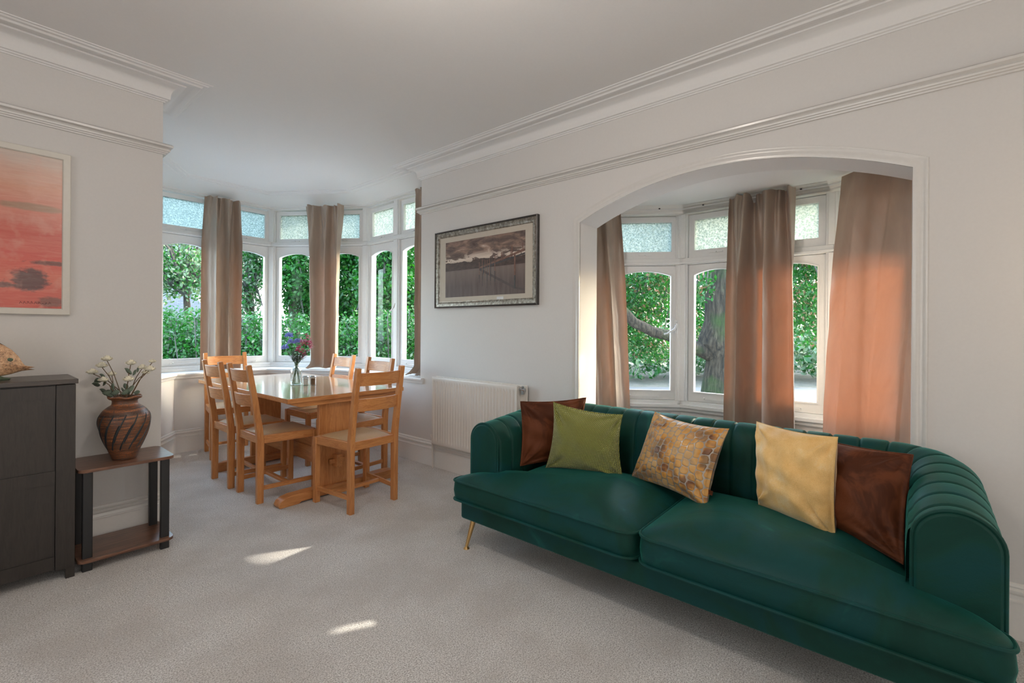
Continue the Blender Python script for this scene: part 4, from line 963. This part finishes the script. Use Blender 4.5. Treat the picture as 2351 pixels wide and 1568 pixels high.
# ------------------------------------------------------------------ CABINET, FISH
cb = thing('shoe_cabinet', 'tall black brown wooden cabinet with panelled flap doors beside the small side table', 'cabinet', (-.06, 3.34, 0))
cx0, cx1, cy0, cy1 = -.51, .377, 3.165, 3.505
mb = MB(); mb.box(cx0 - .008, cx1 + .008, cy0 - .012, 3.508, .965, .988); pobj('cabinet_top', mb, 'cab_top', cb, bevel=.002)
mb = MB(); mb.box(cx1 - .018, cx1, cy0 + .0205, cy1, .055, .962); mb.box(cx0, cx0 + .018, cy0 + .0205, cy1, .055, .962); mb.box(cx0, cx1, cy1 - .012, cy1, .05, .962); mb.box(cx0, cx1, cy0 + .021, cy1, .07, .09); mb.box(cx0, cx1, cy0 + .021, cy1, .94, .962)
mb.box(cx0, cx1, cy0 + .05, cy0 + .06, .09, .94); pobj('carcass', mb, 'cabinet', cb)
for x0, x1 in ((cx1 - .071, cx1), (cx0, cx0 + .071)):
    mb = MB(); mb.box(x0, x1, cy0, cy0 + .02, .05, .961); pobj('stile', mb, 'cabinet', cb, bevel=.0015)
for x0 in (cx1 - .034, cx0):
    for y0 in (cy0, cy1 - .03): mb = MB(); mb.box(x0, x0 + .034, y0, y0 + .03, 0, .055); pobj('leg', mb, 'cabinet', cb, bevel=.0015)
dx0, dx1 = cx0 + .073, cx1 - .073
mb = MB(); z0, z1 = .060, .958
for a_, b_ in ((z0, .124), (.479, .543), (.896, z1)): mb.box(dx0, dx1, cy0, cy0 + .02, a_, b_)
mb.box(dx0, dx1, cy0 + .007, cy0 + .018, .12, .90)
pobj('flap_door', mb, 'cabinet', cb)
fs = thing('fish_ornament', 'carved wooden fish ornament in speckled orange brown with green fins, on the dark cabinet', 'ornament', (.06, 3.33, .988))
def fishmat():
    t = NT('speckled_fish_paint'); n1 = t.noise(t.coord(), 26, 5, .7); n2 = t.noise(t.coord(), 150, 3, .7)
    c = t.ramp(n1, [(.36, (.13, .075, .055)), (.46, (.52, .28, .15)), (.62, (.74, .50, .32))]); t.base(t.mix(.4, c, t.ramp(n2, [(.35, (.14, .08, .06)), (.65, (.86, .62, .40))]))); t.set(Roughness=.6); return t.m
M['fish'] = fishmat(); M['fish_green'] = simple('verdigris_paint', (.075, .115, .075, 1), .6, nscale=50, namt=.35)
outl = [(.185, .056), (.150, .067), (.142, .080), (.128, .112), (.105, .145), (.075, .172), (.04, .193), (.0, .205), (-.05, .205), (-.10, .190), (-.14, .160), (-.17, .120), (-.21, .160), (-.24, .175), (-.235, .10), (-.24, .03), (-.20, .045), (-.17, .075), (-.12, .040), (-.06, .020), (0, .012), (.05, .014), (.10, .026), (.14, .040), (.184, .0445), (.160, .0505)]
mb = MB(); n = len(outl); cx_, cz_ = -.02, .10
for (f, y) in ((.0, -.040), (.35, -.037), (.62, -.030), (.82, -.020), (.95, -.010), (1, 0), (.95, .010), (.82, .020), (.62, .030), (.35, .037), (0, .040)):
    for (x, z) in outl: mb.v.append((cx_ + (x - cx_) * f, y, cz_ + (z - cz_) * f))
for j in range(10):
    for i in range(n): mb.f.append([j * n + i, j * n + (i + 1) % n, (j + 1) * n + (i + 1) % n, (j + 1) * n + i]); mb.mi.append(0)
obj('fish_body', mb, 'fish', fs, angle=60)
mb = MB(); mb.prism([(.075, .172), (.04, .193), (0, .206), (-.05, .206), (-.07, .222), (-.02, .224), (.03, .210)], lambda x, z, y: (x, y, z), -.006, .006); obj('dorsal_fin', mb, 'fish_green', fs, bevel=.002)
mb = MB(); mb.lathe([(.001, 0), (.052, 0), (.056, .006), (.040, .014), (.030, .022), (.001, .024)], (-.0, 0, 0), 24, cap=False); mb.v = [(v[0] * 1.6 + .015, v[1] * .7, v[2]) for v in mb.v]; obj('stand', mb, 'fish_green', fs)
mb = MB(); mb.grid(lambda u, v: (.097 + .0125 * math.cos(2 * PI * u) * math.sin(PI * v / 2), -.0225 - .004 * math.cos(PI * v / 2), .098 + .009 * math.sin(2 * PI * u) * math.sin(PI * v / 2)), 16, 5); obj('eye', mb, 'fish_green', fs)
mb = MB(); mb.prism([(.02, .095), (.028, .115), (.022, .130), (.004, .128), (-.01, .11), (-.002, .088)], lambda x, z, y: (x, y, z), -.046, -.032); obj('side_fin', mb, 'fish_green', fs, bevel=.003)

# ------------------------------------------------------------------ SIDE TABLE, URN, ROSES
sx0, sx1, sy0, sy1 = .386, .792, 3.150, 3.485
stb = thing('side_table', 'two tier walnut side table with black tube legs at the end of the left wall', 'side table', (.59, 3.32, 0))
for z0 in (.508, .050):
    mb = MB(); mb.prism(rounded([(sx0, sy0), (sx1, sy0), (sx1, sy1), (sx0, sy1)], .045, 6), lambda x, y, h: (x, y, h), z0, z0 + .016); pobj('shelf_board', mb, 'walnut_x', stb, bevel=.001)
for lx in (sx0 + .040, sx1 - .040):
    for ly in (sy0 + .045, sy1 - .045):
        mb = MB(); sq = rounded([(lx - .020, ly - .016), (lx + .020, ly - .016), (lx + .020, ly + .016), (lx - .020, ly + .016)], .005, 3)
        mb.prism(sq, lambda x, y, h: (x, y, h), .066, .508); mb.prism(sq, lambda x, y, h: (x, y, h), 0, .050); pobj('leg', mb, 'black_plastic', stb)
UX, UY, UZ = .590, 3.285, .524
urn = thing('urn', 'copper brown pottery urn with dark slanting grooves standing on the side table', 'urn', (UX, UY, UZ))
up_ = [(.050, 0), (.054, .004), (.058, .018), (.072, .055), (.090, .105), (.104, .150), (.1125, .190), (.114, .215), (.109, .243), (.095, .268), (.076, .286), (.062, .296), (.057, .304), (.056, .318), (.060, .328), (.071, .334), (.075, .339), (.073, .344), (.066, .345), (.058, .338), (.050, .326), (.048, .31), (.05, .29), (.001, .28)]
def cat(pr, k=5):
    out = []
    for i in range(len(pr) - 1):
        p0, p1, p2, p3 = pr[max(i - 1, 0)], pr[i], pr[i + 1], pr[min(i + 2, len(pr) - 1)]
        for j in range(k):
            t = j / k; out.append(tuple(.5 * (2 * p1[q] + (p2[q] - p0[q]) * t + (2 * p0[q] - 5 * p1[q] + 4 * p2[q] - p3[q]) * t * t + (3 * p1[q] - p0[q] - 3 * p2[q] + p3[q]) * t ** 3) for q in (0, 1)))
    out.append(pr[-1]); return out
UPR = cat(up_); mb = MB(); mb.lathe(UPR, (0, 0, 0), 64, cap=False); mb.v = [(x, y, z + (.0035 * math.sin(5 * math.atan2(y, x)) if z > .326 else 0)) for x, y, z in mb.v]; mb.f.append([i for i in range(64)][::-1]); mb.mi.append(0)
obj('urn_body', mb, 'urn', urn, angle=60)
def ur(z):
    for i in range(len(UPR) - 1):
        (r0, z0), (r1, z1) = UPR[i], UPR[i + 1]
        if z0 <= z <= z1: return r0 + (r1 - r0) * (z - z0) / max(1e-6, z1 - z0)
    return .05
for k in range(26):
    zt_, zb_ = (.252, .105) if k % 2 else (.200, .062); a0 = k * 2 * PI / 26
    pts = []
    for j in range(13):
        t = j / 12; z = zt_ + (zb_ - zt_) * t; a = a0 - .55 * t; r_ = ur(z) - .0015; pts.append((r_ * math.cos(a), r_ * math.sin(a), z))
    mb = MB(); mb.tube(pts, [.003] + [.0042] * 11 + [.003], 6); obj('groove', mb, 'urn_groove', urn)
def rose(px, py, r, seed, label, dz=0, tilt=(0, 0)):
    rg = rnd(seed); D = 3.33; s_ = 1067.5 / (UX * math.sin(YAW) + UY * math.cos(YAW))
    hx = (px - 285) / s_; hz = (903 - py) / s_ + .876 - UZ
    top = rtv * hx + fwv * dz + Vector((0, 0, hz)); base = Vector((rg.uniform(-.03, .03), rg.uniform(-.03, .03), .29))
    root = thing('rose_stem', label, 'flower', (UX, UY, UZ), 0, 'ivory roses in the copper urn')
    nk = Vector((base.x * .8 + (.02 if hx > 0 else -.02), base.y * .8, .345)); midp = nk.lerp(top, .55) + Vector((0, 0, .012))
    mb = MB(); mb.tube([base, nk, midp, top - Vector((0, 0, r * .45))], [.0022, .0022, .0020, .0018], 6); obj('stem', mb, 'stem_brown', root)
    mb = MB()
    for ring_, (rad, hgt, open_, cnt) in enumerate(((.30, .95, .15, 3), (.55, .85, .35, 5), (.80, .70, .60, 6), (1.0, .55, .85, 6))):
        for j in range(cnt):
            a0 = j * 2 * PI / cnt + ring_ * .7 + rg.uniform(-.1, .1); sp = 2 * PI / cnt * .72
            def pf(u, v, a0=a0, sp=sp, rad=rad, hgt=hgt, open_=open_, ring_=ring_):
                a = a0 + (u - .5) * sp * 2 * (.4 + .6 * math.sin(PI * min(1, v * .8 + .1))); rr = r * rad * math.sin(min(1.75, v * 1.85)) * (1 + .10 * math.sin(5 * u + ring_))
                z = r * (-.55 + hgt * .95 * (1 - math.cos(v * 1.85)) - (.22 * open_ * max(0, v - .75) * 4)) + .05 * r * math.sin(6 * u + ring_)
                return (top.x + rr * math.cos(a) + tilt[0] * z, top.y + rr * math.sin(a), top.z + z)
            mb.grid(pf, 6, 5)
    obj('blossom', mb, 'petal', root, angle=80)
    mb = MB()
    for j in range(5):
        a = j * 1.257; d = Vector((math.cos(a), math.sin(a), -.1)); c_ = top - Vector((0, 0, r * .45)); s2 = d.cross(Vector((0, 0, 1))); mb.add([c_, c_ + d * r * .5 + s2 * r * .18, c_ + d * r * .95, c_ + d * r * .5 - s2 * r * .18], [(0, 1, 2, 3)])
    obj('calyx', mb, 'stem_green', root, smooth=False); return root
def leaves(root, spec):
    for (px, py, L_, ang, dz) in spec:
        s_ = 1067.5 / (UX * math.sin(YAW) + UY * math.cos(YAW)); c_ = rtv * ((px - 285) / s_) + fwv * dz + Vector((0, 0, (903 - py) / s_ + .876 - UZ))
        d = rtv * math.cos(R(ang)) + Vector((0, 0, math.sin(R(ang)))); sd = (-rtv * math.sin(R(ang)) + Vector((0, 0, math.cos(R(ang))))) * .9 + fwv * .35
        def lf(u, v, c_=c_, d=d, sd=sd, L_=L_):
            w_ = L_ * .34 * math.sin(PI * (u * .94 + .03)) ** .75; q = c_ + d * L_ * (u - .5) + sd * w_ * (v * 2 - 1) + fwv * (.12 * L_ * abs(v * 2 - 1)); return tuple(q)
        mb = MB(); mb.grid(lf, 10, 4); obj('leaf', mb, 'houseplant_leaf', root, angle=80, solid=.0006)
rs = [(243, 820, .026, 'ivory rose standing highest of those on the left, over the urn'), (224, 836, .027, 'ivory rose on the left, just above the outermost one'), (213, 850, .026, 'ivory rose leaning out furthest to the left'), (244, 856, .022, 'ivory rose half hidden behind the lowest left rose'), (246, 867, .024, 'ivory rose lowest of the left bunch'),
      (298, 829, .025, 'ivory rose highest of the middle, right bunch'), (321, 839, .022, 'half open ivory rose between the middle and the right ones'), (341, 826, .018, 'small ivory rose bud at the top right'), (345, 842, .026, 'ivory rose leaning out furthest to the right'), (303, 865, .026, 'ivory rose lowest of the right bunch'), (323, 852, .020, 'small ivory rose behind the right stems')]
roots = [rose(px, py, r, i + 300, lb, dz=[0, .02, -.01, .03, -.03, 0, .01, .02, -.01, -.03, .03][i]) for i, (px, py, r, lb) in enumerate(rs)]
leaves(roots[4], [(222, 871, .045, -160, 0), (221, 880, .045, 170, -.01), (229, 862, .04, 145, .01), (237, 877, .035, 60, 0), (253, 886, .032, 70, 0), (265, 886, .05, 80, -.03)])
leaves(roots[0], [(246, 895, .05, 150, -.03), (257, 897, .05, 10, -.04), (275, 897, .05, 15, -.04), (263, 902, .045, -10, -.04)])
leaves(roots[9], [(291, 850, .05, 140, 0), (302, 853, .036, 60, .01), (288, 868, .042, 175, 0), (289, 884, .035, -60, -.01), (298, 895, .05, 30, -.04), (310, 888, .05, 40, -.04), (303, 893, .045, 70, -.03)])
leaves(roots[8], [(313, 846, .03, 80, 0), (318, 897, .035, 10, -.02), (286, 892, .03, 120, -.02)])

# ------------------------------------------------------------------ OUTDOORS
def raydir(px, py):
    x, y = (px - 1175.5) / F_PX, -(py - Y0) / F_PX
    return r2 * x + u2 * y + fw
def at(px, py, D): return Vector((0, 0, H)) + raydir(px, py) * D
gz = -.60
mb = MB(); mb.box(3.9, 60, -40, 60, gz - .3, gz); mb.box(-40, 3.9, 6.2, 60, gz - .3, gz)
def groundmat():
    t = NT('rough_grass_verge'); n1 = t.noise(t.coord(), 1.6, 5, .7); n2 = t.noise(t.coord(), 14, 4, .7)
    t.base(t.mix(.5, t.ramp(n1, [(.35, (.022, .035, .014)), (.5, (.055, .05, .038)), (.65, (.09, .082, .068))]), t.ramp(n2, [(.35, (.014, .02, .012)), (.65, (.09, .088, .078))]))); t.set(Roughness=.9); t.bump(n2, .6, .05); return t.m
M['ground'] = groundmat(); M['bounce_ground'] = simple('pale_bounce_ground', (.27, .27, .27, 1), .8, nscale=5, namt=.1)
pm = MB(); pm.box(3.95, 7.2, -5, 9.5, gz, gz + .02); pm.box(-5, 3.95, 6.2, 9.5, gz, gz + .02); struct('ground.001', pm, 'bounce_ground', 'unseen pale ground added to bounce daylight indoors', smooth=False)  # out of view, added as a reflector that throws light up to the ceilings
struct('ground', mb, 'ground', 'rough grassy ground outside', smooth=False)
mb = MB(); a0 = at(1300, 760, 11.0); M['road'] = simple('road_asphalt', (.030, .037, .044, 1), .7, nscale=6, namt=.08)
def gpt(px, D): p = at(px, 760, D); return (p.x, p.y)
rp = [gpt(900, 10.3), gpt(2300, 10.3), gpt(2300, 15.0), gpt(900, 15.0)]
mb.prism(rp, lambda x, y, h: (x, y, h), gz, gz + .02); struct('road', mb, 'road', 'grey road beyond the front garden', smooth=False)
def leafmesh(rg, cents, n, size, flat=.0):
    """n leaf quads scattered in ellipsoids (c, rx, ry, rz)"""
    npr = np.random.default_rng(rg); vol = np.array([c[1] * c[2] * c[3] for c in cents]) ** .8; vol /= vol.sum()
    idx = npr.choice(len(cents), n, p=vol); C_ = np.array([list(c[0]) for c in cents])[idx]; Rr = np.array([c[1:4] for c in cents])[idx]
    d = npr.normal(size=(n, 3)); d /= np.linalg.norm(d, axis=1)[:, None]; rad = npr.random(n) ** .42
    P_ = C_ + d * rad[:, None] * Rr
    a = npr.normal(size=(n, 3)); a /= np.linalg.norm(a, axis=1)[:, None]; b = np.cross(a, npr.normal(size=(n, 3))); b /= np.linalg.norm(b, axis=1)[:, None]
    s_ = size * npr.uniform(.6, 1.4, n)[:, None]; a *= s_; b *= s_ * .5
    V = np.stack([P_ - a, P_ + b - a * .1, P_ + a, P_ - b - a * .1], 1).reshape(-1, 3)
    mb = MB(); mb.v = [tuple(v) for v in V.tolist()]; mb.f = [[4 * i, 4 * i + 1, 4 * i + 2, 4 * i + 3] for i in range(n)]; mb.mi = [0] * n
    return mb, npr
SUNV = Vector((.869, -.495, .54)).normalized()
GAPS = [(Vector((1.17, 2.60, 0)), .045), (Vector((.94, 1.93, 0)), .03)]
def sungap(mb):
    V = np.array(mb.v).reshape(-1, 4, 3); c = V.mean(1); keep = np.ones(len(V), bool); d = np.array(SUNV)
    for p, r_ in GAPS:
        q = c - np.array(p); q = q - (q @ d)[:, None] * d; keep &= np.linalg.norm(q, axis=1) > r_ + .05
    V = V[keep]; n = len(V); mb.v = [tuple(v) for v in V.reshape(-1, 3).tolist()]; mb.f = [[4 * i, 4 * i + 1, 4 * i + 2, 4 * i + 3] for i in range(n)]; mb.mi = [0] * n
def tree(name, label, trunk, crown, n, size, mats, seed, branches=(), dry=.0, group='trees seen through the windows', nb=0):
    t = thing(name, label, 'tree', tuple(trunk[0][0])); l = t.location.copy()
    mb = MB(); mb.tube([Vector(p) - l for p, r_ in trunk], [r_ for p, r_ in trunk], 14)
    obj('trunk', mb, 'bark', t)
    for br in branches:
        mb = MB(); mb.tube([Vector(p) - l for p, r_ in br], [r_ for p, r_ in br], 10); obj('branch', mb, 'bark', t)
    if nb:
        rg = rnd(seed); mb = MB(); base = Vector(trunk[-1][0])
        for k in range(nb):
            c_ = rg.choice(crown); e = Vector(c_[0]) + Vector((rg.uniform(-1, 1) * c_[1], rg.uniform(-1, 1) * c_[2], rg.uniform(-1, 1) * c_[3])) * .8
            m_ = base.lerp(e, .5) + Vector((0, 0, .3)); mb.tube([base - l, m_ - l, e - l], [.05, .03, .010], 5)
        obj('boughs', mb, 'twig', t)
    mb, npr = leafmesh(seed, crown, n, size); sungap(mb); n = len(mb.f)
    mb.v = [(v[0] - l.x, v[1] - l.y, v[2] - l.z) for v in mb.v]
    if dry: mb.mi = [1 if x < dry else (2 if len(mats) > 2 and x > .62 else 0) for x in npr.random(n)]
    obj('crown', mb, mats, t, smooth=False)
    t['group'] = group; return t
def E(px, py, D, rpx, rpy, rd_): # ellipsoid placed by direction, D metres away, radii in metres
    return (tuple(at(px, py, D)), rpx, rpx if rd_ is None else rd_, rpy)
# big tree with moss in front of the living bay
bt = [(at(1650, 940, 9.0).xy.to_3d() + Vector((0, 0, gz - .05)), .42), (at(1650, 880, 9.0), .30), (at(1655, 820, 9.0), .26), (at(1642, 790, 9.0), .34), (at(1655, 740, 9.0), .30), (at(1662, 640, 9.0), .33), (at(1665, 480, 9.2), .30), (at(1668, 200, 9.4), .2)]
tree('oak_tree', 'large mossy tree trunk with a low branch outside the living bay', bt,
     [E(1480, 640, 10.6, 1.5, 1.05, .8), E(1440, 740, 10.4, 1.0, .6, .7), E(1560, 540, 10.4, 1.4, .8, .8), E(1500, 795, 10.8, .75, .42, .6), E(1330, 660, 10.6, 1.3, 1.2, .9), E(1612, 650, 8.3, .20, .42, .25), E(1605, 760, 10.2, .3, .6, .4), E(1860, 690, 9.4, .95, .95, .8), E(1870, 560, 9.4, 1.0, .8, 1.0), E(1750, 470, 8.8, 1.0, .5, .8), E(1480, 600, 8.2, .9, .25, .5),
      ((8.2, -1.5, 4.0), .7, .6, 1.1), ((8.3, -.7, 4.0), .8, .8, 1.1), ((8.2, .2, 3.9), .8, .8, 1.0), ((8.2, -.9, 2.9), .8, .8, .6), ((8.3, -1.1, 4.95), .9, .75, .7), ((8.1, 1.7, 4.7), 1.1, 1.0, .9)],  # these lobes are out of view, added to block the sun
     60000, .042, ['leaf_dark', 'leaf_dry', 'leaf'], 41, branches=[[(at(1640, 815, 9.0), .17), (at(1590, 795, 8.9), .12), (at(1535, 770, 8.8), .105), (at(1500, 762, 8.7), .10), (at(1455, 740, 8.6), .095), (at(1420, 700, 8.5), .085), (at(1350, 640, 8.4), .07)]], dry=.10, nb=40)
def bank(name, cents, n, size, mats, seed, label, cat_, dry=0, kind=None):
    mb, npr = leafmesh(seed, cents, n, size); 
    if dry: mb.mi = [1 if x < dry else 0 for x in npr.random(n)]
    c0 = Vector(cents[0][0]); mb.v = [(v[0] - c0.x, v[1] - c0.y, v[2] - c0.z) for v in mb.v]
    o = obj(name, mb, mats, None, smooth=False, loc=c0); tag(o, label, cat_); 
    if kind: o['kind'] = kind
    return o
bank('bush', [E(p, 800, 17 + (i % 3), 1.6, 1.1, 1.4) for i, p in enumerate(range(1260, 2100, 70))], 9000, .12, ['leaf_pale', 'leaf_dark'], 51, 'row of pale green bushes across the road', 'bushes', dry=.35, kind='stuff')
bank('woodland', [E(p, 690, 24, 2.8, 3.6, 2.4) for p in range(1150, 2200, 90)], 12000, .22, ['leaf', 'leaf_dark'], 52, 'woodland behind the road beyond the living bay', 'woods', dry=.5, kind='stuff')
for i, (px, py) in enumerate(((1607, 905), (1845, 925), (1872, 921), (1825, 918))):
    c_ = at(px, py, 8.2 if i else 8.6); c_.z = gz + .12; mb = MB()
    mb.grid(lambda u, v: (.22 * math.cos(2 * PI * u) * math.sin(PI * v) * (1 + .15 * math.sin(9 * u)), .2 * math.sin(2 * PI * u) * math.sin(PI * v), .30 * math.cos(PI * v) * (1 + .12 * math.sin(7 * u))), 16, 10)
    M['moss'] = M.get('moss') or simple('moss', (.02, .05, .010, 1), .9, nscale=20, namt=.6, bump=.6)
    tag(obj('mossy_rock', mb, 'moss', None, loc=c_), ['mossy rock left of the big tree trunk', 'mossy rock in the middle at the bottom of the right pane', 'mossy rock furthest right at the bottom of the right pane', 'mossy rock nearest the middle curtain'][i], 'rock', 'mossy rocks along the garden edge')
# hedge outside the dining bay
hc = [E(p, 792 + 10 * math.sin(p), 8.3, .55, .68, .45) for p in range(300, 1010, 38)] + [E(p, 850, 8.3, .6, .6, .4) for p in range(300, 1010, 50)]
mb, npr = leafmesh(61, hc, 44000, .034); c0 = Vector(hc[0][0])
hd_ = thing('hedge', 'leafy green hedge outside the dining bay windows', 'hedge', (c0.x, c0.y, gz))
mb.v = [(v[0] - c0.x, v[1] - c0.y, v[2] - gz) for v in mb.v]; mb.mi = [1 if x < .22 else 0 for x in npr.random(44000)]; obj('foliage', mb, ['leaf', 'leaf_pale'], hd_, smooth=False)['kind'] = 'stuff'
mb = MB(); rg = rnd(8)
for k in range(170):
    px = rg.uniform(300, 1010); b = at(px, 800, 8.3 + rg.uniform(-.25, .25)); b.z = gz; e = b + Vector((rg.uniform(-.3, .3), rg.uniform(-.3, .3), rg.uniform(1.2, 2.2))); mb.tube([b - Vector((c0.x, c0.y, gz)), b.lerp(e, .5) + Vector((rg.uniform(-.1, .1), 0, 0)) - Vector((c0.x, c0.y, gz)), e - Vector((c0.x, c0.y, gz))], [.018, .013, .006], 5)
obj('hedge_stems', mb, 'twig', hd_)['kind'] = 'stuff'
def simple_tree(px, D, zt_, crown, n, size, mats, seed, label, dry=.15, nb=14):
    b = at(px, 760, D); b.z = gz; tree('garden_tree', label, [(b, .14), (b + Vector((.05, 0, 1.6)), .11), (b + Vector((0, .1, zt_)), .06)], crown, n, size, mats, seed, dry=dry, nb=nb)
simple_tree(430, 11, 2.6, [E(400, 600, 11, 1.0, .8, .9), E(470, 640, 11, .8, .6, .8), E(330, 620, 11, 1.0, .9, .9), E(440, 500, 11, 1.2, .7, 1)], 9000, .048, ['leaf_pale', 'leaf'], 71, 'thin pale tree in front of the neighbouring house', dry=.4, nb=30)
simple_tree(575, 10, 2.6, [E(575, 610, 10, .5, .6, .6), E(560, 690, 10, .35, .35, .4), E(600, 560, 10, .6, .5, .6)], 3800, .043, ['leaf_pale', 'leaf'], 72, 'sparse tree beside the neighbouring roof', dry=.45, nb=22)
simple_tree(672, 9.5, 3.2, [E(672, 620, 9.5, .55, .75, .6), E(700, 700, 9.8, .4, .5, .5), E(660, 520, 9.6, .8, .7, .7)], 14000, .044, ['leaf', 'leaf_dark'], 73, 'bright green tree outside the middle dining bay window', dry=.3)
simple_tree(810, 10.5, 3.2, [E(810, 650, 10.5, .7, 1.0, .7), E(830, 560, 10.6, .8, .8, .8), E(790, 740, 10.5, .6, .5, .6)], 13000, .05, ['leaf', 'leaf_dark'], 74, 'green tree outside the right half of the middle dining bay window', dry=.4)
simple_tree(885, 9.2, 3.2, [E(885, 650, 9.2, .6, .95, .7), E(900, 560, 9.4, .8, .8, .8), E(930, 700, 9.4, .6, .9, .6)], 16000, .046, ['leaf_dark', 'leaf'], 75, 'dark green tree outside the dining bay window beside the photograph', dry=.5)
bank('woodland', [E(p, 740, 19, 1.7, 1.3, 1.4) for p in range(760, 1100, 60)], 5000, .15, ['leaf_pale', 'leaf'], 53, 'pale trees beyond the garden behind the dining bay', 'woods', dry=.4, kind='stuff')
# neighbouring house
hs = thing('house', 'pale rendered neighbouring house with slate roofs beyond the hedge', 'house', tuple(at(470, 760, 22).xy) + (gz,))
hl = Vector(hs.location)
M['render'] = simple('lilac_grey_render', (.17, .18, .21, 1), .8, nscale=3, namt=.05)
def tiles():
    t = NT('slate_tiles'); b = t.n('TexBrick'); t.l(t.coord('Object', (1, 1, 1), (R(90), 0, 0)), b.inputs['Vector']); b.inputs['Scale'].default_value = 4; b.inputs['Color1'].default_value = (.11, .115, .13, 1); b.inputs['Color2'].default_value = (.15, .15, .165, 1); b.inputs['Mortar'].default_value = (.07, .07, .08, 1)
    t.base(b.outputs[0]); t.set(Roughness=.7); return t.m
M['tiles'] = tiles(); M['winglass_dark'] = simple('dark_house_glass', (.12, .15, .20, 1), .2)
def hp(px, py, D): return at(px, py, D) - hl
A_ = hp(250, 760, 24); B_ = hp(520, 760, 24); dA = (B_ - A_).normalized(); nA = Vector((-dA.y, dA.x, 0))
def hbox(mb, u0, u1, v0, v1, z0, z1): mb.fbox(lambda u, d, z: (A_.x + dA.x * u + nA.x * d, A_.y + dA.y * u + nA.y * d, z), u0, u1, v0, v1, z0, z1)
mb = MB(); hbox(mb, 0, 5.9, 0, 4, 0, 5.2); obj('house_wall', mb, 'render', hs, smooth=False)
mb = MB(); P3 = lambda u, z, d: (A_.x + dA.x * u + nA.x * d, A_.y + dA.y * u + nA.y * d, z); mb.prism([(-.3, 5.1), (6.2, 5.1), (4.6, 7.4), (1.2, 7.4)], P3, -.3, 4.3); obj('roof', mb, 'tiles', hs, smooth=False)
mb = MB(); mb.prism([(2.2, 2.3), (6.6, 2.3), (5.4, 3.4), (3.2, 3.4)], P3, -1.6, -.02); obj('porch_roof', mb, 'tiles', hs, smooth=False)
for u in (1.0, 2.2, 3.4, 4.7):
    mb = MB(); hbox(mb, u, u + .75, -.03, .05, 3.0 if u > 2 else 2.7, 4.4); obj('window', mb, 'winglass_dark', hs, smooth=False)
C_ = hp(545, 760, 18); D_ = hp(640, 760, 18); dC = (D_ - C_).normalized(); nC = Vector((-dC.y, dC.x, 0)); P4 = lambda u, z, d: (C_.x + dC.x * u + nC.x * d, C_.y + dC.y * u + nC.y * d, z)
mb = MB(); mb.prism([(-.9, 0), (1.0, 0), (1.0, 1.5), (-.9, 3.1)], P4, 0, 3); obj('garage_wing', mb, 'tiles', hs, smooth=False)['label'] = 'slate clad sloping wing'
